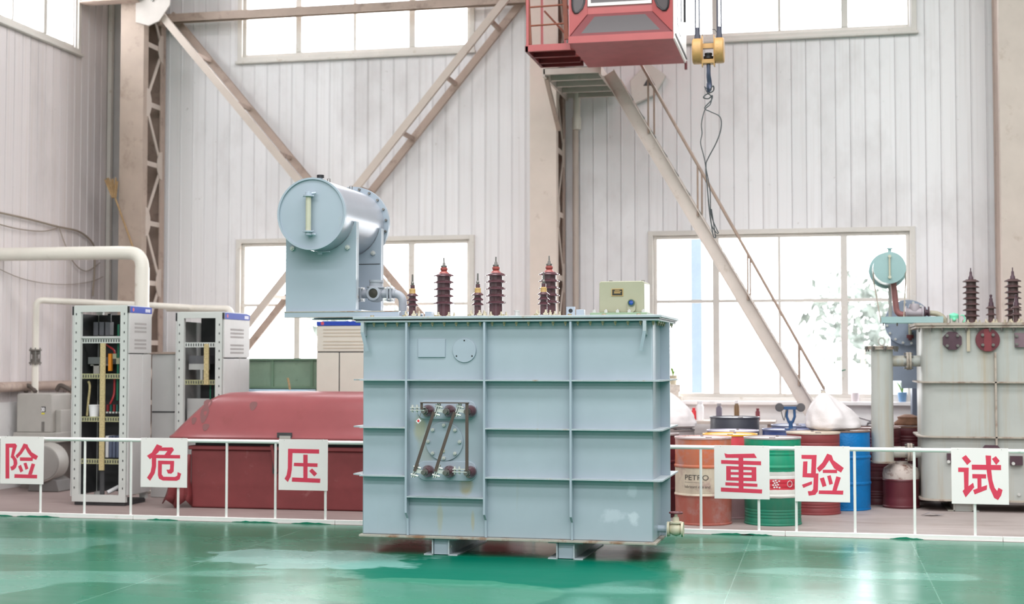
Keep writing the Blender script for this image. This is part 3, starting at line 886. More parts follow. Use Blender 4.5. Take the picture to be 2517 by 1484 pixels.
# tall and short porcelain bushings on the cover
def shed_profile(r_core, sheds, r_shed, z_top, base):
    pr = [(0.001, 0), (base, 0.0), (base, 0.012), (r_core * 1.02, 0.02)]
    for z in sheds:
        pr += [(r_core, z - 0.008), (r_core * 1.12, z - 0.003), (r_shed, z - 0.004), (r_shed * 1.0, z + 0.003), (r_core * 1.35, z + 0.012), (r_core, z + 0.02)]
    pr += [(r_core, z_top), (0.001, z_top)]
    return pr
big = MB().lathe(shed_profile(0.062, [0.135, 0.197, 0.26, 0.322, 0.383], 0.0935, 0.405, 0.07), n=28).mesh('high_voltage_bushing', PORC)
bigcap = MB().lathe([(0.056, 0.40), (0.032, 0.425), (0.026, 0.43), (0.034, 0.44), (0.034, 0.455), (0.024, 0.462), (0.001, 0.462)], n=20).mesh('collar', RED_CAP)
bigtop = MB().lathe([(0.024, 0.46), (0.028, 0.465), (0.028, 0.478), (0.014, 0.482), (0.011, 0.505), (0.007, 0.508), (0.006, 0.55), (0.001, 0.55)], n=14).mesh('terminal_rod', STEEL)
clampm = MB().box(-0.012, 0.012, -0.02, 0.02, 0, 0.016).cyl((0.004, 0, 0), (0.004, 0, 0.045), 0.008, n=8).cyl((0.004, 0, 0.016), (0.004, 0, 0.026), 0.014, n=6).mesh('clamp', CREAM)
ringm = MB().lathe([(0.105, 0), (0.105, 0.012), (0.06, 0.012)], n=24).mesh('base_ring', TANK_EDGE)
sringm = MB().lathe([(0.062, 0), (0.062, 0.012), (0.03, 0.012)], n=20).mesh('base_ring_small', TANK_EDGE)
ZC = 2.035
for x in (-0.645, -0.161, 0.326):
    b = inst(big, 'high_voltage_bushing', T, (x, 0.6, ZC)); ORG[b.name] = Vector((x, 0.6, ZC)); O = Vector((x, 0.6, ZC))
    inst(bigcap, 'collar', b, O); inst(bigtop, 'terminal_rod', b, O); inst(ringm, 'base_ring', b, O)
    for k in range(6):
        a = R(60 * k + 15)
        inst(clampm, 'clamp', b, O + Vector((0.088 * math.cos(a), 0.088 * math.sin(a), 0.012)), (0, 0, a))
small = MB().lathe(shed_profile(0.031, [0.105, 0.147, 0.19], 0.053, 0.21, 0.04), n=24).mesh('neutral_bushing', PORC)
smcap = MB().lathe([(0.031, 0.208), (0.027, 0.222), (0.027, 0.246), (0.02, 0.254), (0.001, 0.254)], n=18).mesh('yellow_collar', YELLOW_CAP)
smtop = MB().lathe([(0.019, 0.25), (0.02, 0.285), (0.012, 0.287), (0.014, 0.297), (0.012, 0.31), (0.008, 0.315), (0.0065, 0.378), (0.001, 0.378)], n=12).mesh('terminal_stem', STEEL)
smneck = MB().lathe([(0.021, 0.25), (0.021, 0.282), (0.013, 0.284)], n=14).mesh('neck', PORC)
for x in (-0.815, -0.222, 0.363):
    b = inst(small, 'neutral_bushing', T, (x, 0.2, ZC)); ORG[b.name] = Vector((x, 0.2, ZC)); O = Vector((x, 0.2, ZC))
    inst(smcap, 'collar', b, O); inst(smtop, 'terminal_rod', b, O); inst(smneck, 'neck', b, O); inst(sringm, 'base_ring', b, O)
    for k in range(4):
        a = R(90 * k + 30)
        inst(clampm, 'clamp', b, O + Vector((0.055 * math.cos(a), 0.055 * math.sin(a), 0.012)), (0, 0, a))
# odds on the cover: vent cup, lifting lug pair, small blocks
build(MB().lathe([(0.028, 0), (0.028, 0.01), (0.022, 0.012), (0.022, 0.045), (0.025, 0.047), (0.025, 0.058), (0.001, 0.06)], (0.105, 0.3, ZC), n=20), 'vent_cup', GALV, T)
lug = build(MB().box(0.52, 0.535, 0.24, 0.36, ZC, ZC + 0.01).prism([(0.545, ZC), (0.545, ZC + 0.085), (0.62, ZC + 0.085), (0.62, ZC)], 'xz', 0.28, 0.30), 'lifting_lug', TANK, T)
build(MB().cyl((0.583, 0.278, ZC + 0.05), (0.583, 0.302, ZC + 0.05), 0.018, n=14), 'lug_hole', BLACK, lug)
build(MB().box(0.63, 0.70, 0.28, 0.34, ZC, ZC + 0.06), 'cover_block', TANK, T, 0.003)
build(MB().box(-0.72, -0.66, 0.26, 0.34, ZC, ZC + 0.055), 'cover_block', TANK, T, 0.003)
build(MB().box(-0.93, -0.88, 0.26, 0.34, ZC, ZC + 0.055), 'cover_block', TANK, T, 0.003)

# pale green tap changer housing
gb = build(MB().prism([(0.838, ZC + 0.03), (0.838, 2.318), (0.85, 2.332), (1.212, 2.332), (1.224, 2.318), (1.224, ZC + 0.03)], 'xz', 0.25, 0.60), 'tap_changer_box', GREEN_BOX, T, 0.006)
build(MB().box(0.765, 1.25, 0.21, 0.66, ZC, ZC + 0.03), 'box_flange', mk('dull_green_flange', (138, 160, 132), 0.5), gb, 0.004)
build(MB().box(0.945, 1.045, 0.244, 0.25, 2.205, 2.268), 'plate_border', GOLD, gb)
build(MB().box(0.951, 1.039, 0.2415, 0.2445, 2.211, 2.262), 'name_plate', PLATE, gb)
build(MB().box(0.968, 1.022, 0.2395, 0.242, 2.229, 2.236).box(0.968, 1.03, 0.2395, 0.242, 2.242, 2.247).box(0.975, 1.015, 0.2395, 0.242, 2.252, 2.256), 'plate_lines', GOLD, gb)
build(MB().prism(rrect(1.085, 1.152, ZC + 0.03, 2.18, 0.033), 'xz', 0.225, 0.25), 'lens_mount', GREEN_BOX, gb)
build(MB().lathe([(0.03, 0), (0.03, 0.014), (0.021, 0.016), (0.021, 0.008)], (1.118, 0.226, 2.147), (0, -1, 0), 24), 'lens_ring', mk('dark_green_ring', (70, 92, 80), 0.4), gb)
build(MB().lathe([(0.021, 0), (0.018, 0.006), (0.001, 0.009)], (1.118, 0.217, 2.147), (0, -1, 0), 20), 'lens', LENS_BLUE, gb)
for bx_ in (0.91, 1.19):
    build(MB().tube([(bx_ - 0.012, 0.42, 2.33), (bx_ - 0.012, 0.42, 2.345), (bx_ + 0.012, 0.42, 2.345), (bx_ + 0.012, 0.42, 2.33)], 0.004, 6), 'box_handle', STEEL, gb)
for bx_ in (0.80, 0.90, 1.0, 1.10, 1.22):
    inst(mbolt, 'box_bolt', gb, (bx_, 0.228, ZC + 0.03), (R(-90), 0, 0))

# conservator drum on its two saddle plates and cantilever shelf
CXc, CZc, CR = -1.642, 2.937, 0.313
cs = build(MB().lathe([(CR, -0.08), (CR, 0.93)], (CXc, 0, CZc), (0, 1, 0), 64), 'conservator', CONS_MAT, T)
build(MB().lathe([(CR + 0.004, -0.115), (CR + 0.004, -0.085), (CR - 0.012, -0.084), (CR - 0.012, -0.115), (CR + 0.004, -0.115)], (CXc, 0, CZc), (0, 1, 0), 64, 0, False), 'end_rim', TANK, cs)
build(MB().lathe([(CR - 0.004, 0.0), (CR - 0.006, 0.006), (0.001, 0.012)], (CXc, -0.092, CZc), (0, -1, 0), 64), 'end_disc', TANK, cs)
build(MB().lathe([(0.36, 0.93), (0.36, 0.948), (CR, 0.948), (CR, 0.952), (0.36, 0.952), (0.36, 0.972), (0.001, 0.985)], (CXc, 0, CZc), (0, 1, 0), 64), 'end_flange', TANK, cs)
fb = MB().cyl((0, -0.015, 0), (0, 0.06, 0), 0.012, n=6).mesh('flange_bolt', STEEL)
for k in range(20):
    a = R(18 * k + 6)
    inst(fb, 'flange_bolt', cs, (CXc + 0.338 * math.cos(a), 0.925, CZc + 0.338 * math.sin(a)))
# oil level gauge
gx = CXc - 0.008
build(MB().cyl((gx, -0.16, 2.775), (gx, -0.16, 3.09), 0.024, n=16), 'gauge_tube', GAUGE_GLASS, cs)
for z, s in ((3.10, 1), (2.765, -1)):
    build(MB().lathe([(0.03, 0), (0.045, 0.002), (0.045, 0.014), (0.028, 0.016), (0.028, 0.04), (0.001, 0.046)], (gx, -0.16, z - s * 0.02), (0, 0, s), 18).cyl((gx, -0.16, z + s * 0.005), (gx, -0.095, z + s * 0.005), 0.022, n=14).cyl((gx - 0.05, -0.16, z - s * 0.014), (gx + 0.05, -0.16, z - s * 0.014), 0.007, n=8).cyl((gx + 0.02, -0.15, z + s * 0.008), (gx + 0.055, -0.13, z + s * 0.014), 0.012, n=10), 'gauge_fitting', TANK, cs)
build(MB().cyl((CXc + 0.02, 0.05, CZc + CR - 0.005), (CXc + 0.02, 0.05, CZc + CR + 0.02), 0.02, n=14), 'filler_neck', TANK, cs)
build(MB().cyl((CXc + 0.02, 0.05, CZc + CR + 0.02), (CXc + 0.02, 0.05, CZc + CR + 0.045), 0.032, n=16), 'filler_cap', BLACK, cs)
for yy, xx in ((0.2, 0.04), (0.75, 0.05)):
    build(MB().tube([(CXc + xx - 0.012, yy, CZc + CR - 0.012), (CXc + xx - 0.012, yy, CZc + CR + 0.03), (CXc + xx + 0.012, yy, CZc + CR + 0.03), (CXc + xx + 0.012, yy, CZc + CR - 0.012)], 0.004, 6), 'lifting_eye', STEEL, cs)
build(MB().cyl((CXc + 0.03, 0.02, CZc - CR - 0.035), (CXc + 0.03, 0.02, CZc - CR + 0.01), 0.02, n=12).bar((CXc + 0.05, 0.0, CZc - CR - 0.015), (CXc + 0.13, 0.0, CZc - CR - 0.012), 0.01, 0.008), 'drain_plug', TANK, cs)
def saddle(y, seam):
    top = 2.885
    pts = [(CXc - 0.331, 2.09), (CXc - 0.331, top)]
    a0 = math.asin((top - CZc) / (CR + 0.004))
    for i in range(25):
        a = math.pi - a0 + (math.pi + 2 * a0) * i / 24
        pts.append((CXc + (CR + 0.004) * math.cos(a), CZc + (CR + 0.004) * math.sin(a)))
    pts += [(CXc + 0.331, top), (CXc + 0.331, 2.09)]
    sp = build(MB().prism(pts, 'xz', y, y + 0.012), 'saddle_plate', TANK, T)
    for dx in (-0.265, 0.255):
        inst(mbolt, 'bolt', sp, (CXc + dx, y, 2.655), (0, 0, 0), (1.4, 1, 1.4))
    build(MB().box(CXc + 0.319, CXc + 0.331, y + 0.012, y + 0.07, 2.09, top), 'saddle_flange', TANK_EDGE, sp)
saddle(0.12, False); saddle(0.80, True)
build(MB().box(CXc - 0.32, CXc + 0.32, 0.796, 0.800, 2.55, 2.556), 'saddle_seam', DARK, T)
sh = build(MB().box(-1.972, -0.905, 0.09, 0.105, ZC + 0.002, 2.09).box(-1.972, -0.905, 0.105, 0.15, 2.08, 2.09).box(-1.972, -0.905, 0.105, 0.15, ZC + 0.002, ZC + 0.01), 'conservator_shelf', TANK, T)
build(MB().box(-1.972, -0.905, 0.80, 0.815, ZC + 0.002, 2.09).box(-1.972, -0.905, 0.75, 0.80, 2.08, 2.09).box(-1.972, -0.905, 0.75, 0.80, ZC + 0.002, ZC + 0.01), 'shelf_channel', TANK, sh)
build(MB().box(-1.972, -1.27, 0.15, 0.75, ZC + 0.06, ZC + 0.07), 'shelf_plate', TANK, sh)
build(MB().box(-1.972, -0.905, 0.087, 0.09, 2.083, 2.092).box(-1.972, -0.905, 0.087, 0.09, ZC + 0.002, ZC + 0.006), 'weld_seam', RUSTY_EDGE, sh)
# gas relay with sight glass, flanges and bent oil pipe
ry, rz = 0.36, 2.255
GRELAY = mk('relay_grey_paint', (156, 160, 168), 0.4, var=0.05)
rl = build(MB().lathe([(0.03, -0.075), (0.065, -0.06), (0.074, 0.0), (0.074, 0.05), (0.085, 0.052), (0.085, 0.062), (0.06, 0.066), (0.06, 0.1), (0.066, 0.102), (0.066, 0.122), (0.001, 0.124)], (-1.21, ry, rz), (0.05, 0, 1), 28), 'gas_relay', GRELAY, T)
build(MB().lathe([(0.062, 0), (0.062, 0.03), (0.044, 0.032), (0.044, 0.02), (0.001, 0.02)], (-1.205, ry - 0.06, rz + 0.0), (0, -1, 0), 28), 'sight_ring', GRELAY, rl)
build(MB().lathe([(0.042, 0), (0.001, 0.004)], (-1.205, ry - 0.081, rz), (0, -1, 0), 20), 'sight_glass', PLATE, rl)
for fx in (-1.375, -1.345, -1.09, -1.062):
    build(MB().prism(rrect(-0.06 + ry, 0.06 + ry, rz - 0.07, rz + 0.06, 0.015, 3), 'yz', fx, fx + 0.014), 'pipe_flange', GRELAY, rl)
fx = -1.39
for zz in (-0.055, 0.045):
    build(MB().cyl((-1.40, ry - 0.045, rz + zz), (-1.31, ry - 0.045, rz + zz), 0.009, n=8).cyl((-1.11, ry - 0.045, rz + zz), (-1.03, ry - 0.045, rz + zz), 0.009, n=8), 'flange_stud', GALV, rl)
build(MB().tube([(-1.46, ry, rz), (-1.02, ry, rz)] , 0.04, 16), 'relay_pipe', GRELAY, rl)
build(MB().tube([(-1.05, ry, rz)] + elbow((-1.05, ry, rz), (-0.955, ry, rz - 0.005), (-0.955, ry, ZC), 0.085, 8) + [(-0.955, ry, ZC)], 0.036, 16), 'oil_pipe', GRELAY, rl)
build(MB().tube([(-1.46, ry, rz), (-1.50, ry, rz + 0.05), (-1.52, ry, CZc - CR)], 0.04, 14), 'riser_pipe', GRELAY, rl)
# ------------------------------------------------------------------ white safety railing and the six hanging signs
RY = 13.8
rail = thing('safety_railing', 'white tubular safety railing along the edge of the green floor', 'railing', (-3.4, RY, 0))
build(MB().cyl((-9.4, RY, 0.825), (2.9, RY, 0.825), 0.02, n=14), 'top_rail', WHITE_RAIL, rail)
bot = MB().box(-9.4, -7.06, RY - 0.035, RY + 0.005, 0, 0.045).box(-7.055, -4.84, RY - 0.037, RY + 0.005, 0, 0.045).box(-4.835, -0.36, RY - 0.035, RY + 0.005, 0, 0.045).box(-0.355, 1.6, RY - 0.036, RY + 0.005, 0, 0.045).box(1.605, 2.9, RY - 0.035, RY + 0.005, 0, 0.045)
build(bot, 'bottom_rail', WHITE_RAIL, rail, 0.003)
pm = MB().cyl((0, 0, 0.03), (0, 0, 0.815), 0.0135, n=10).mesh('post', WHITE_RAIL)
for px in (-8.69, -8.147, -7.635, -7.102, -6.567, -6.028, -5.492, -4.951, -4.41, -3.87, -3.33, -2.79, -2.25, -1.70, -1.151, -0.603, -0.253, 0.287, 0.828, 1.364, 1.9, 2.44):
    inst(pm, 'post', rail, (px, RY, 0))
# ragged green paint lapping up the foot of the rail
GPAINT = mk('green_paint_lap', (10, 122, 92), 0.25)
for gx, w in ((-8.4, 0.5), (-6.9, 0.35), (-5.95, 0.5), (-5.3, 0.42), (-1.05, 0.4), (-0.78, 0.3), (0.6, 0.3), (-8.75, 0.3)):
    mb = MB(); n = 10
    top = [(gx + w * i / n, 0.004 + (0.012 * random.random() + 0.006) * math.sin(math.pi * i / n)) for i in range(n + 1)]
    mb.prism([(gx + w, 0.0), (gx, 0.0)] + top, 'xz', RY - 0.039, RY - 0.0365)
    build(mb, 'paint_lap', GPAINT, rail)

GLYPHS = {   # strokes traced in board units: u to the right, v downwards, both 0..1
'险': ((15, 530, 818, 1415), [[(74,911),(192,908),(213,935),(178,1058),(213,1110),(220,1160),(205,1210),(180,1238),(150,1249),(134,1200),(160,1192),(174,1170),(172,1130),(160,1100),(138,1082),(160,960),(120,960),(126,1349),(80,1350)],
    [(290,906),(338,918),(345,945),(390,1015),(465,1062),(443,1110),(390,1085),(340,1020),(312,965),(270,1035),(215,1097),(195,1060),(240,1010),(272,950)],
    [(248,1080),(405,1080),(402,1125),(250,1125)], [(228,1195),(262,1172),(292,1250),(258,1272)], [(292,1155),(328,1145),(352,1220),(318,1236)], [(390,1152),(432,1165),(395,1294),(348,1294)], [(187,1292),(458,1296),(456,1342),(186,1340)]]),
'危': ((1026, 1357, 515, 885), [[(1140,562),(1180,577),(1150,625),(1118,655),(1092,676),(1070,650),(1105,625)], [(1158,586),(1252,584),(1263,603),(1237,642),(1195,642),(1216,612),(1150,612)], [(1105,641),(1307,641),(1307,667),(1105,667)],
    [(1105,650),(1137,650),(1137,730),(1128,780),(1095,838),(1072,815),(1098,770),(1106,725)],
    [(1150,685),(1265,685),(1265,712),(1178,712),(1178,788),(1190,805),(1272,805),(1288,795),(1290,768),(1316,780),(1305,822),(1285,834),(1185,834),(1158,820),(1150,795)],
    [(1237,705),(1265,705),(1262,765),(1245,782),(1222,780),(1210,752),(1230,752),(1236,745)]]),
'压': ((1028, 1430, 604, 1034), [[(1105,684),(1360,686),(1360,722),(1142,720),(1138,860),(1128,920),(1105,966),(1078,938),(1095,905),(1104,850)], [(1230,732),(1266,732),(1266,930),(1232,930)], [(1155,802),(1348,804),(1347,835),(1153,830)], [(1303,847),(1345,890),(1322,915),(1279,870)], [(1140,926),(1371,932),(1369,968),(1138,962)]]),
'重': ((437, 874, 622, 1056), [[(518,686),(545,694),(755,686),(776,722),(528,724)], [(630,700),(668,700),(668,985),(630,985)], [(492,742),(808,748),(808,780),(492,772)], [(532,790),(568,790),(568,908),(532,908)], [(733,796),(770,796),(770,910),(733,910)],
    [(532,790),(770,796),(770,822),(532,818)], [(532,838),(770,838),(770,862),(532,860)], [(532,880),(770,882),(770,910),(532,908)], [(525,922),(778,930),(778,955),(525,948)], [(489,965),(815,975),(813,1008),(489,998)]]),
'验': ((1076, 1521, 623, 1070), [[(1132,695),(1255,694),(1246,850),(1208,850),(1214,728),(1132,726)], [(1145,748),(1180,746),(1176,842),(1268,842),(1262,985),(1240,1014),(1188,1022),(1180,986),(1212,984),(1224,968),(1229,876),(1138,874)], [(1133,935),(1215,905),(1215,930),(1145,960)],
    [(1340,682),(1376,695),(1390,735),(1472,795),(1450,832),(1395,800),(1356,735),(1320,790),(1275,832),(1255,800),(1300,755)], [(1303,812),(1418,810),(1418,837),(1303,837)], [(1278,882),(1312,872),(1332,940),(1300,950)], [(1338,862),(1366,854),(1384,922),(1355,932)], [(1412,862),(1448,872),(1412,980),(1378,980)], [(1270,978),(1467,976),(1465,1008),(1268,1006)]]),
'试': ((900, 1358, 646, 1092), [[(985,726),(1018,702),(1060,752),(1028,782)], [(955,803),(1040,803),(1036,950),(1074,922),(1082,958),(1012,1040),(988,990),(1002,975),(1000,838),(955,838)], [(1065,778),(1298,778),(1298,818),(1065,818)], [(1068,853),(1178,853),(1178,887),(1068,887)], [(1108,880),(1140,880),(1140,975),(1108,975)],
    [(1072,980),(1185,938),(1182,975),(1085,1015)], [(1176,703),(1220,705),(1218,800),(1228,900),(1245,960),(1265,985),(1275,958),(1308,975),(1295,1020),(1270,1056),(1240,1040),(1205,960),(1188,870),(1180,790)], [(1226,730),(1258,708),(1288,745),(1260,778)]]),
}
def sign(x0, x1, z0, z1, ch, label):
    t = thing('warning_sign', label, 'sign', ((x0 + x1) / 2, RY - 0.04, z0), group='warning signs on the railing')
    y = RY - 0.03
    build(MB().box(x0, x1, y - 0.006, y, z0, z1), 'board', SIGN, t, 0.0015)
    (gx0, gx1, gy0, gy1), strokes = GLYPHS[ch]
    mb = MB()
    for k, st in enumerate(strokes):
        pts = [(x0 + (u - gx0) / (gx1 - gx0) * (x1 - x0), y - 0.0068 - 0.00003 * k, z1 - (v - gy0) / (gy1 - gy0) * (z1 - z0)) for u, v in st]
        mb.add(pts, [tuple(range(len(pts)))])
    build(mb, 'lettering', SIGN_RED, t)
    for zx in (x0 + 0.06, x1 - 0.06):
        build(MB().tube([(zx, y - 0.008, z1 - 0.012), (zx, y + 0.03, z1 + 0.004), (zx, y + 0.055, z1 - 0.02)], 0.0025, 5), 'tie_wire', STEEL, t)
sign(-8.606, -8.097, 0.345, 0.85, '险', 'white sign with red character 险, leftmost on the railing')
sign(-6.976, -6.453, 0.34, 0.852, '危', 'white sign with red character 危 between the open rack and the red hood')
sign(-5.445, -4.916, 0.338, 0.855, '压', 'white sign with red character 压 in front of the red hood')
sign(-1.02, -0.499, 0.341, 0.849, '重', 'white sign with red character 重 between the orange and green drums')
sign(-0.264, 0.243, 0.329, 0.852, '验', 'white sign with red character 验 in front of the maroon drum')
sign(1.156, 1.66, 0.338, 0.852, '试', 'white sign with red character 试, rightmost on the railing')

# ------------------------------------------------------------------ overhead crane: cab, gangway, hook
cab = thing('crane_cab', 'red overhead crane operator cab with slanted front glass', 'crane cab', (-2.22, 16.7, 5.3))
cx0, cx1, cy0, cy1, cz0 = -2.82, -1.62, 16.0, 17.4, 5.31
build(MB().box(cx0, cx1, cy0, cy1, cz0, cz0 + 0.02), 'floor_plate', CAB_UNDER, cab)
build(MB().box(cx0 - 0.004, cx1 + 0.004, cy0 - 0.006, cy0 + 0.02, cz0 - 0.005, cz0 + 0.075), 'front_sill', CAB_RED, cab)
def quad_slab(p, th):
    """thin slab from a planar quad, extruded along its normal"""
    P = [Vector(q) for q in p]
    nn = (P[1] - P[0]).cross(P[2] - P[0]).normalized() * th
    vs = P + [q + nn for q in P]
    return MB().add(vs, [(3, 2, 1, 0), (4, 5, 6, 7), (0, 1, 5, 4), (1, 2, 6, 5), (2, 3, 7, 6), (3, 0, 4, 7)])
def frame_quad(P, m, th):
    """frame with an opening: inner quad interpolated by margin m"""
    P = [Vector(q) for q in P]
    c = sum(P, Vector()) / 4
    I = [p + (c - p) * m for p in P]
    mb = MB()
    for i in range(4):
        j = (i + 1) % 4
        q = quad_slab([P[i], P[j], I[j], I[i]], th)
        mb.add(q.v, q.f)
    return mb, I
zb, zm, zt = cz0 + 0.075, 5.66, 7.4
A, B = Vector((cx0, cy0, zb)), Vector((cx1, cy0, zb))
ym = 16.12
C_, D_ = Vector((-1.86, ym, zm)), Vector((-2.63, ym, zm))
mb, I = frame_quad([A, B, C_, D_], 0.24, -0.02)
build(mb, 'slant_frame', CAB_DK, cab)
build(quad_slab(I, -0.006), 'slant_glass', CAB_GLASS, cab)
# quarter panels either side of the front
build(quad_slab([A, D_, Vector((-2.63, ym, zt)), Vector((cx0, cy0, zt))], 0.015), 'quarter_panel', CAB_RED, cab)
build(quad_slab([B, Vector((cx1, cy0, zt)), Vector((-1.86, ym, zt)), C_], 0.015), 'quarter_panel', CAB_RED, cab)
def quarter_window(pts, name):
    bm_ = MB().tube(pts, 0.012, 6, True); build(bm_, name + '_seal', BLACK, cab)
    build(MB().add(pts, [tuple(range(len(pts)))]), name, CAB_GLASS, cab)
def on_quarter(side, u, z):
    # u: 0 at outer edge, 1 at inner edge, for height z
    if side < 0: out = Vector((cx0, cy0, z)); inn = Vector((-2.63, ym, z))
    else: out = Vector((cx1, cy0, z)); inn = Vector((-1.86, ym, z))
    p = out.lerp(inn, u)
    nv = Vector((inn.y - out.y, -(inn.x - out.x), 0)).normalized()
    if nv.y > 0: nv = -nv
    p = p + nv * 0.024
    return (p.x, p.y, z)
for sd in (-1, 1):
    zl = 5.66 if sd < 0 else 5.64
    pts = [on_quarter(sd, u, z) for u, z in ((0.16, 7.0), (0.16, zl + 0.08), (0.2, zl + 0.03), (0.3, zl), (0.45, zl + 0.005), (0.7, zl + 0.06), (0.82, zl + 0.13), (0.86, zl + 0.22), (0.86, 7.0))]
    quarter_window(pts, 'quarter_window')
build(MB().box(-2.63, -1.86, ym - 0.002, ym + 0.02, zm, 5.75), 'front_panel', CAB_RED, cab)
ft = MB().box(-2.615, -1.875, ym - 0.02, ym + 0.02, 5.75, 5.785).box(-2.615, -2.58, ym - 0.02, ym + 0.02, 5.785, 6.9).box(-1.91, -1.875, ym - 0.02, ym + 0.02, 5.785, 6.9).box(-2.615, -1.875, ym - 0.02, ym + 0.02, 6.9, 6.935)
build(ft, 'front_window_frame', CAB_WHITE, cab)
build(MB().box(-2.58, -1.91, ym - 0.003, ym + 0.003, 5.785, 6.9), 'front_window_glass', CAB_GLASS, cab)
build(MB().box(-2.63, -1.86, ym, ym + 0.02, 6.935, zt), 'front_panel', CAB_RED, cab)
# right side is white with a dark long window; left side red
build(MB().prism([(cy0, zb - 0.08), (cy1, zb - 0.08), (cy1, zt), (cy0 + 0.01, zt), (cy0 + 0.01, zb + 0.02)], 'yz', cx1, cx1 + 0.02), 'right_wall', CAB_WHITE, cab)
build(MB().prism([(cy0 + 0.3, 5.55), (cy0 + 0.62, 5.46), (cy0 + 0.75, 5.55), (cy0 + 0.75, 7.0), (cy0 + 0.36, 7.0)], 'yz', cx1 + 0.02, cx1 + 0.026), 'side_window', mk('dark_blue_glass', (40, 48, 76), 0.15), cab)
build(MB().bar((cx1 + 0.05, cy0 + 0.9, 5.7), (cx1 + 0.05, cy0 + 0.9, 6.0), 0.03, 0.03), 'door_handle', BLACK, cab)
build(MB().bar((cx1 + 0.025, cy0 + 0.05, zb - 0.02), (cx1 + 0.025, cy1, zb - 0.02), 0.012, 0.02), 'side_strip', BLACK, cab)
build(MB().box(cx1 + 0.0, cx1 + 0.03, cy1 - 0.04, cy1 + 0.01, cz0 - 0.08, cz0 + 0.02), 'corner_foot', CAB_DK, cab)
build(MB().prism([(cy0, zb), (cy1, zb), (cy1, zt), (cy0 + 0.01, zt)], 'yz', cx0, cx0 + 0.015), 'left_wall', CAB_RED, cab)
build(MB().box(cx0, cx1, cy1 - 0.015, cy1, zb, zt), 'rear_wall', CAB_RED, cab)
build(MB().box(cx0, cx1, cy0 + 0.2, cy1, zt, zt + 0.03), 'roof', CAB_RED, cab)
build(MB().bar((-2.5, 16.7, zt), (-2.5, 16.7, 8.6), 0.12, 0.12).bar((-1.9, 16.7, zt), (-1.9, 16.7, 8.6), 0.12, 0.12), 'hanger', CAB_RED, cab)
build(MB().box(-2.5, -2.1, 16.35, 16.75, cz0 + 0.02, 5.75).box(-2.5, -2.1, 16.68, 16.78, 5.75, 6.3), 'seat', MAROON, cab, 0.03)
# red gangway with ladder beside the cab
gw = thing('crane_gangway', 'red gangway deck with rusty ladder beside the crane cab', 'gangway', (-3.1, 16.6, 5.25))
build(MB().box(-3.36, cx0 - 0.01, 16.15, 17.1, 5.33, 5.345), 'deck', CAB_RED, gw)
for yy in (16.15, 16.5, 16.85, 17.07):
    build(MB().box(-3.36, cx0 - 0.01, yy, yy + 0.035, 5.27, 5.33), 'joist', CAB_RED if yy < 16.2 else CAB_DK, gw)
build(MB().box(-3.365, -3.33, 16.15, 17.1, 5.27, 5.33), 'joist', CAB_DK, gw)
for a, b in (((-3.32, 16.2, 5.36), (-3.42, 16.2, 7.6)), ((-2.88, 16.2, 5.4), (-2.98, 16.2, 7.6))):
    build(MB().bar(a, b, 0.05, 0.03, (0, 1, 0)), 'ladder_stile', RUST_RAIL, gw)
for z in (5.58, 5.8, 6.05, 6.3, 6.55, 6.8, 7.05, 7.3):
    xo = -(z - 5.36) * 0.1 / 2.24
    build(MB().cyl((-3.32 + xo, 16.2, z), (-2.88 + xo, 16.2, z + 0.01), 0.011, n=8), 'rung', RUST_RAIL, gw)
for x_, y_ in ((-3.34, 16.18), (-3.34, 17.06), (-3.05, 17.06)):
    build(MB().bar((x_, y_, 5.34), (x_, y_, 6.5), 0.03, 0.03), 'guard_post', CAB_RED, gw)
build(MB().cyl((-3.34, 16.18, 6.45), (-3.34, 17.06, 6.45), 0.015, n=8).cyl((-3.34, 17.06, 6.45), (-2.84, 17.06, 6.45), 0.015, n=8), 'guard_rail', CAB_RED, gw)
build(MB().cyl((-3.3, 17.0, 5.95), (-2.9, 17.0, 5.5), 0.012, n=8).cyl((-3.3, 17.0, 6.4), (-2.95, 17.0, 5.9), 0.012, n=8), 'brace_rod', RUST_RAIL, gw)
build(MB().bar((-2.86, 16.3, 5.34), (-2.86, 16.3, 5.7), 0.02, 0.12), 'toe_bracket', GREY_PAINT, gw)
# hook block
hk = thing('crane_hook_block', 'yellow crane hook block hanging on ropes right of the cab', 'crane hook', (-1.147, 15.0, 4.5))
hx, hy = -1.147, 15.0
sheave = [(0.03, -0.05), (0.122, -0.05), (0.134, -0.04), (0.136, 0.0), (0.134, 0.04), (0.122, 0.05), (0.03, 0.05)]
for s in (-1, 1):
    build(MB().lathe(sheave, (hx + s * 0.115, hy, 4.925), (1, 0, 0), 28), 'sheave', HOOK_Y, hk)
    build(MB().prism([(hy - 0.045, 4.76), (hy + 0.045, 4.76), (hy + 0.06, 4.9), (hy + 0.045, 5.08), (hy - 0.045, 5.08), (hy - 0.06, 4.9)], 'yz', hx + s * 0.062 - 0.006, hx + s * 0.062 + 0.006), 'side_plate', HOOK_Y, hk)
    for dx in (-0.02, 0.02):
        build(MB().cyl((hx + s * 0.115 + dx, hy, 5.02), (hx + s * 0.115 + dx, hy, 8.6), 0.009, n=6), 'rope', ROPE, hk)
    build(MB().lathe([(0.036, 5.03), (0.03, 5.1), (0.012, 5.18)], (hx + s * 0.115, hy, 0), (0, 0, 1), 10), 'rope_guard', ROPE, hk)
build(MB().box(hx - 0.062, hx + 0.062, hy - 0.03, hy + 0.03, 4.95, 5.0), 'cross_pin', HOOK_Y, hk)
build(MB().box(hx - 0.07, hx + 0.07, hy - 0.05, hy + 0.05, 4.785, 4.83), 'trunnion', HOOK_Y, hk, 0.006)
build(MB().tube([(hx - 0.062, hy, 5.08), (hx - 0.062, hy, 5.16), (hx + 0.07, hy, 5.15), (hx + 0.1, hy, 5.1)], 0.004, 5), 'limit_wire', BLACK, hk)
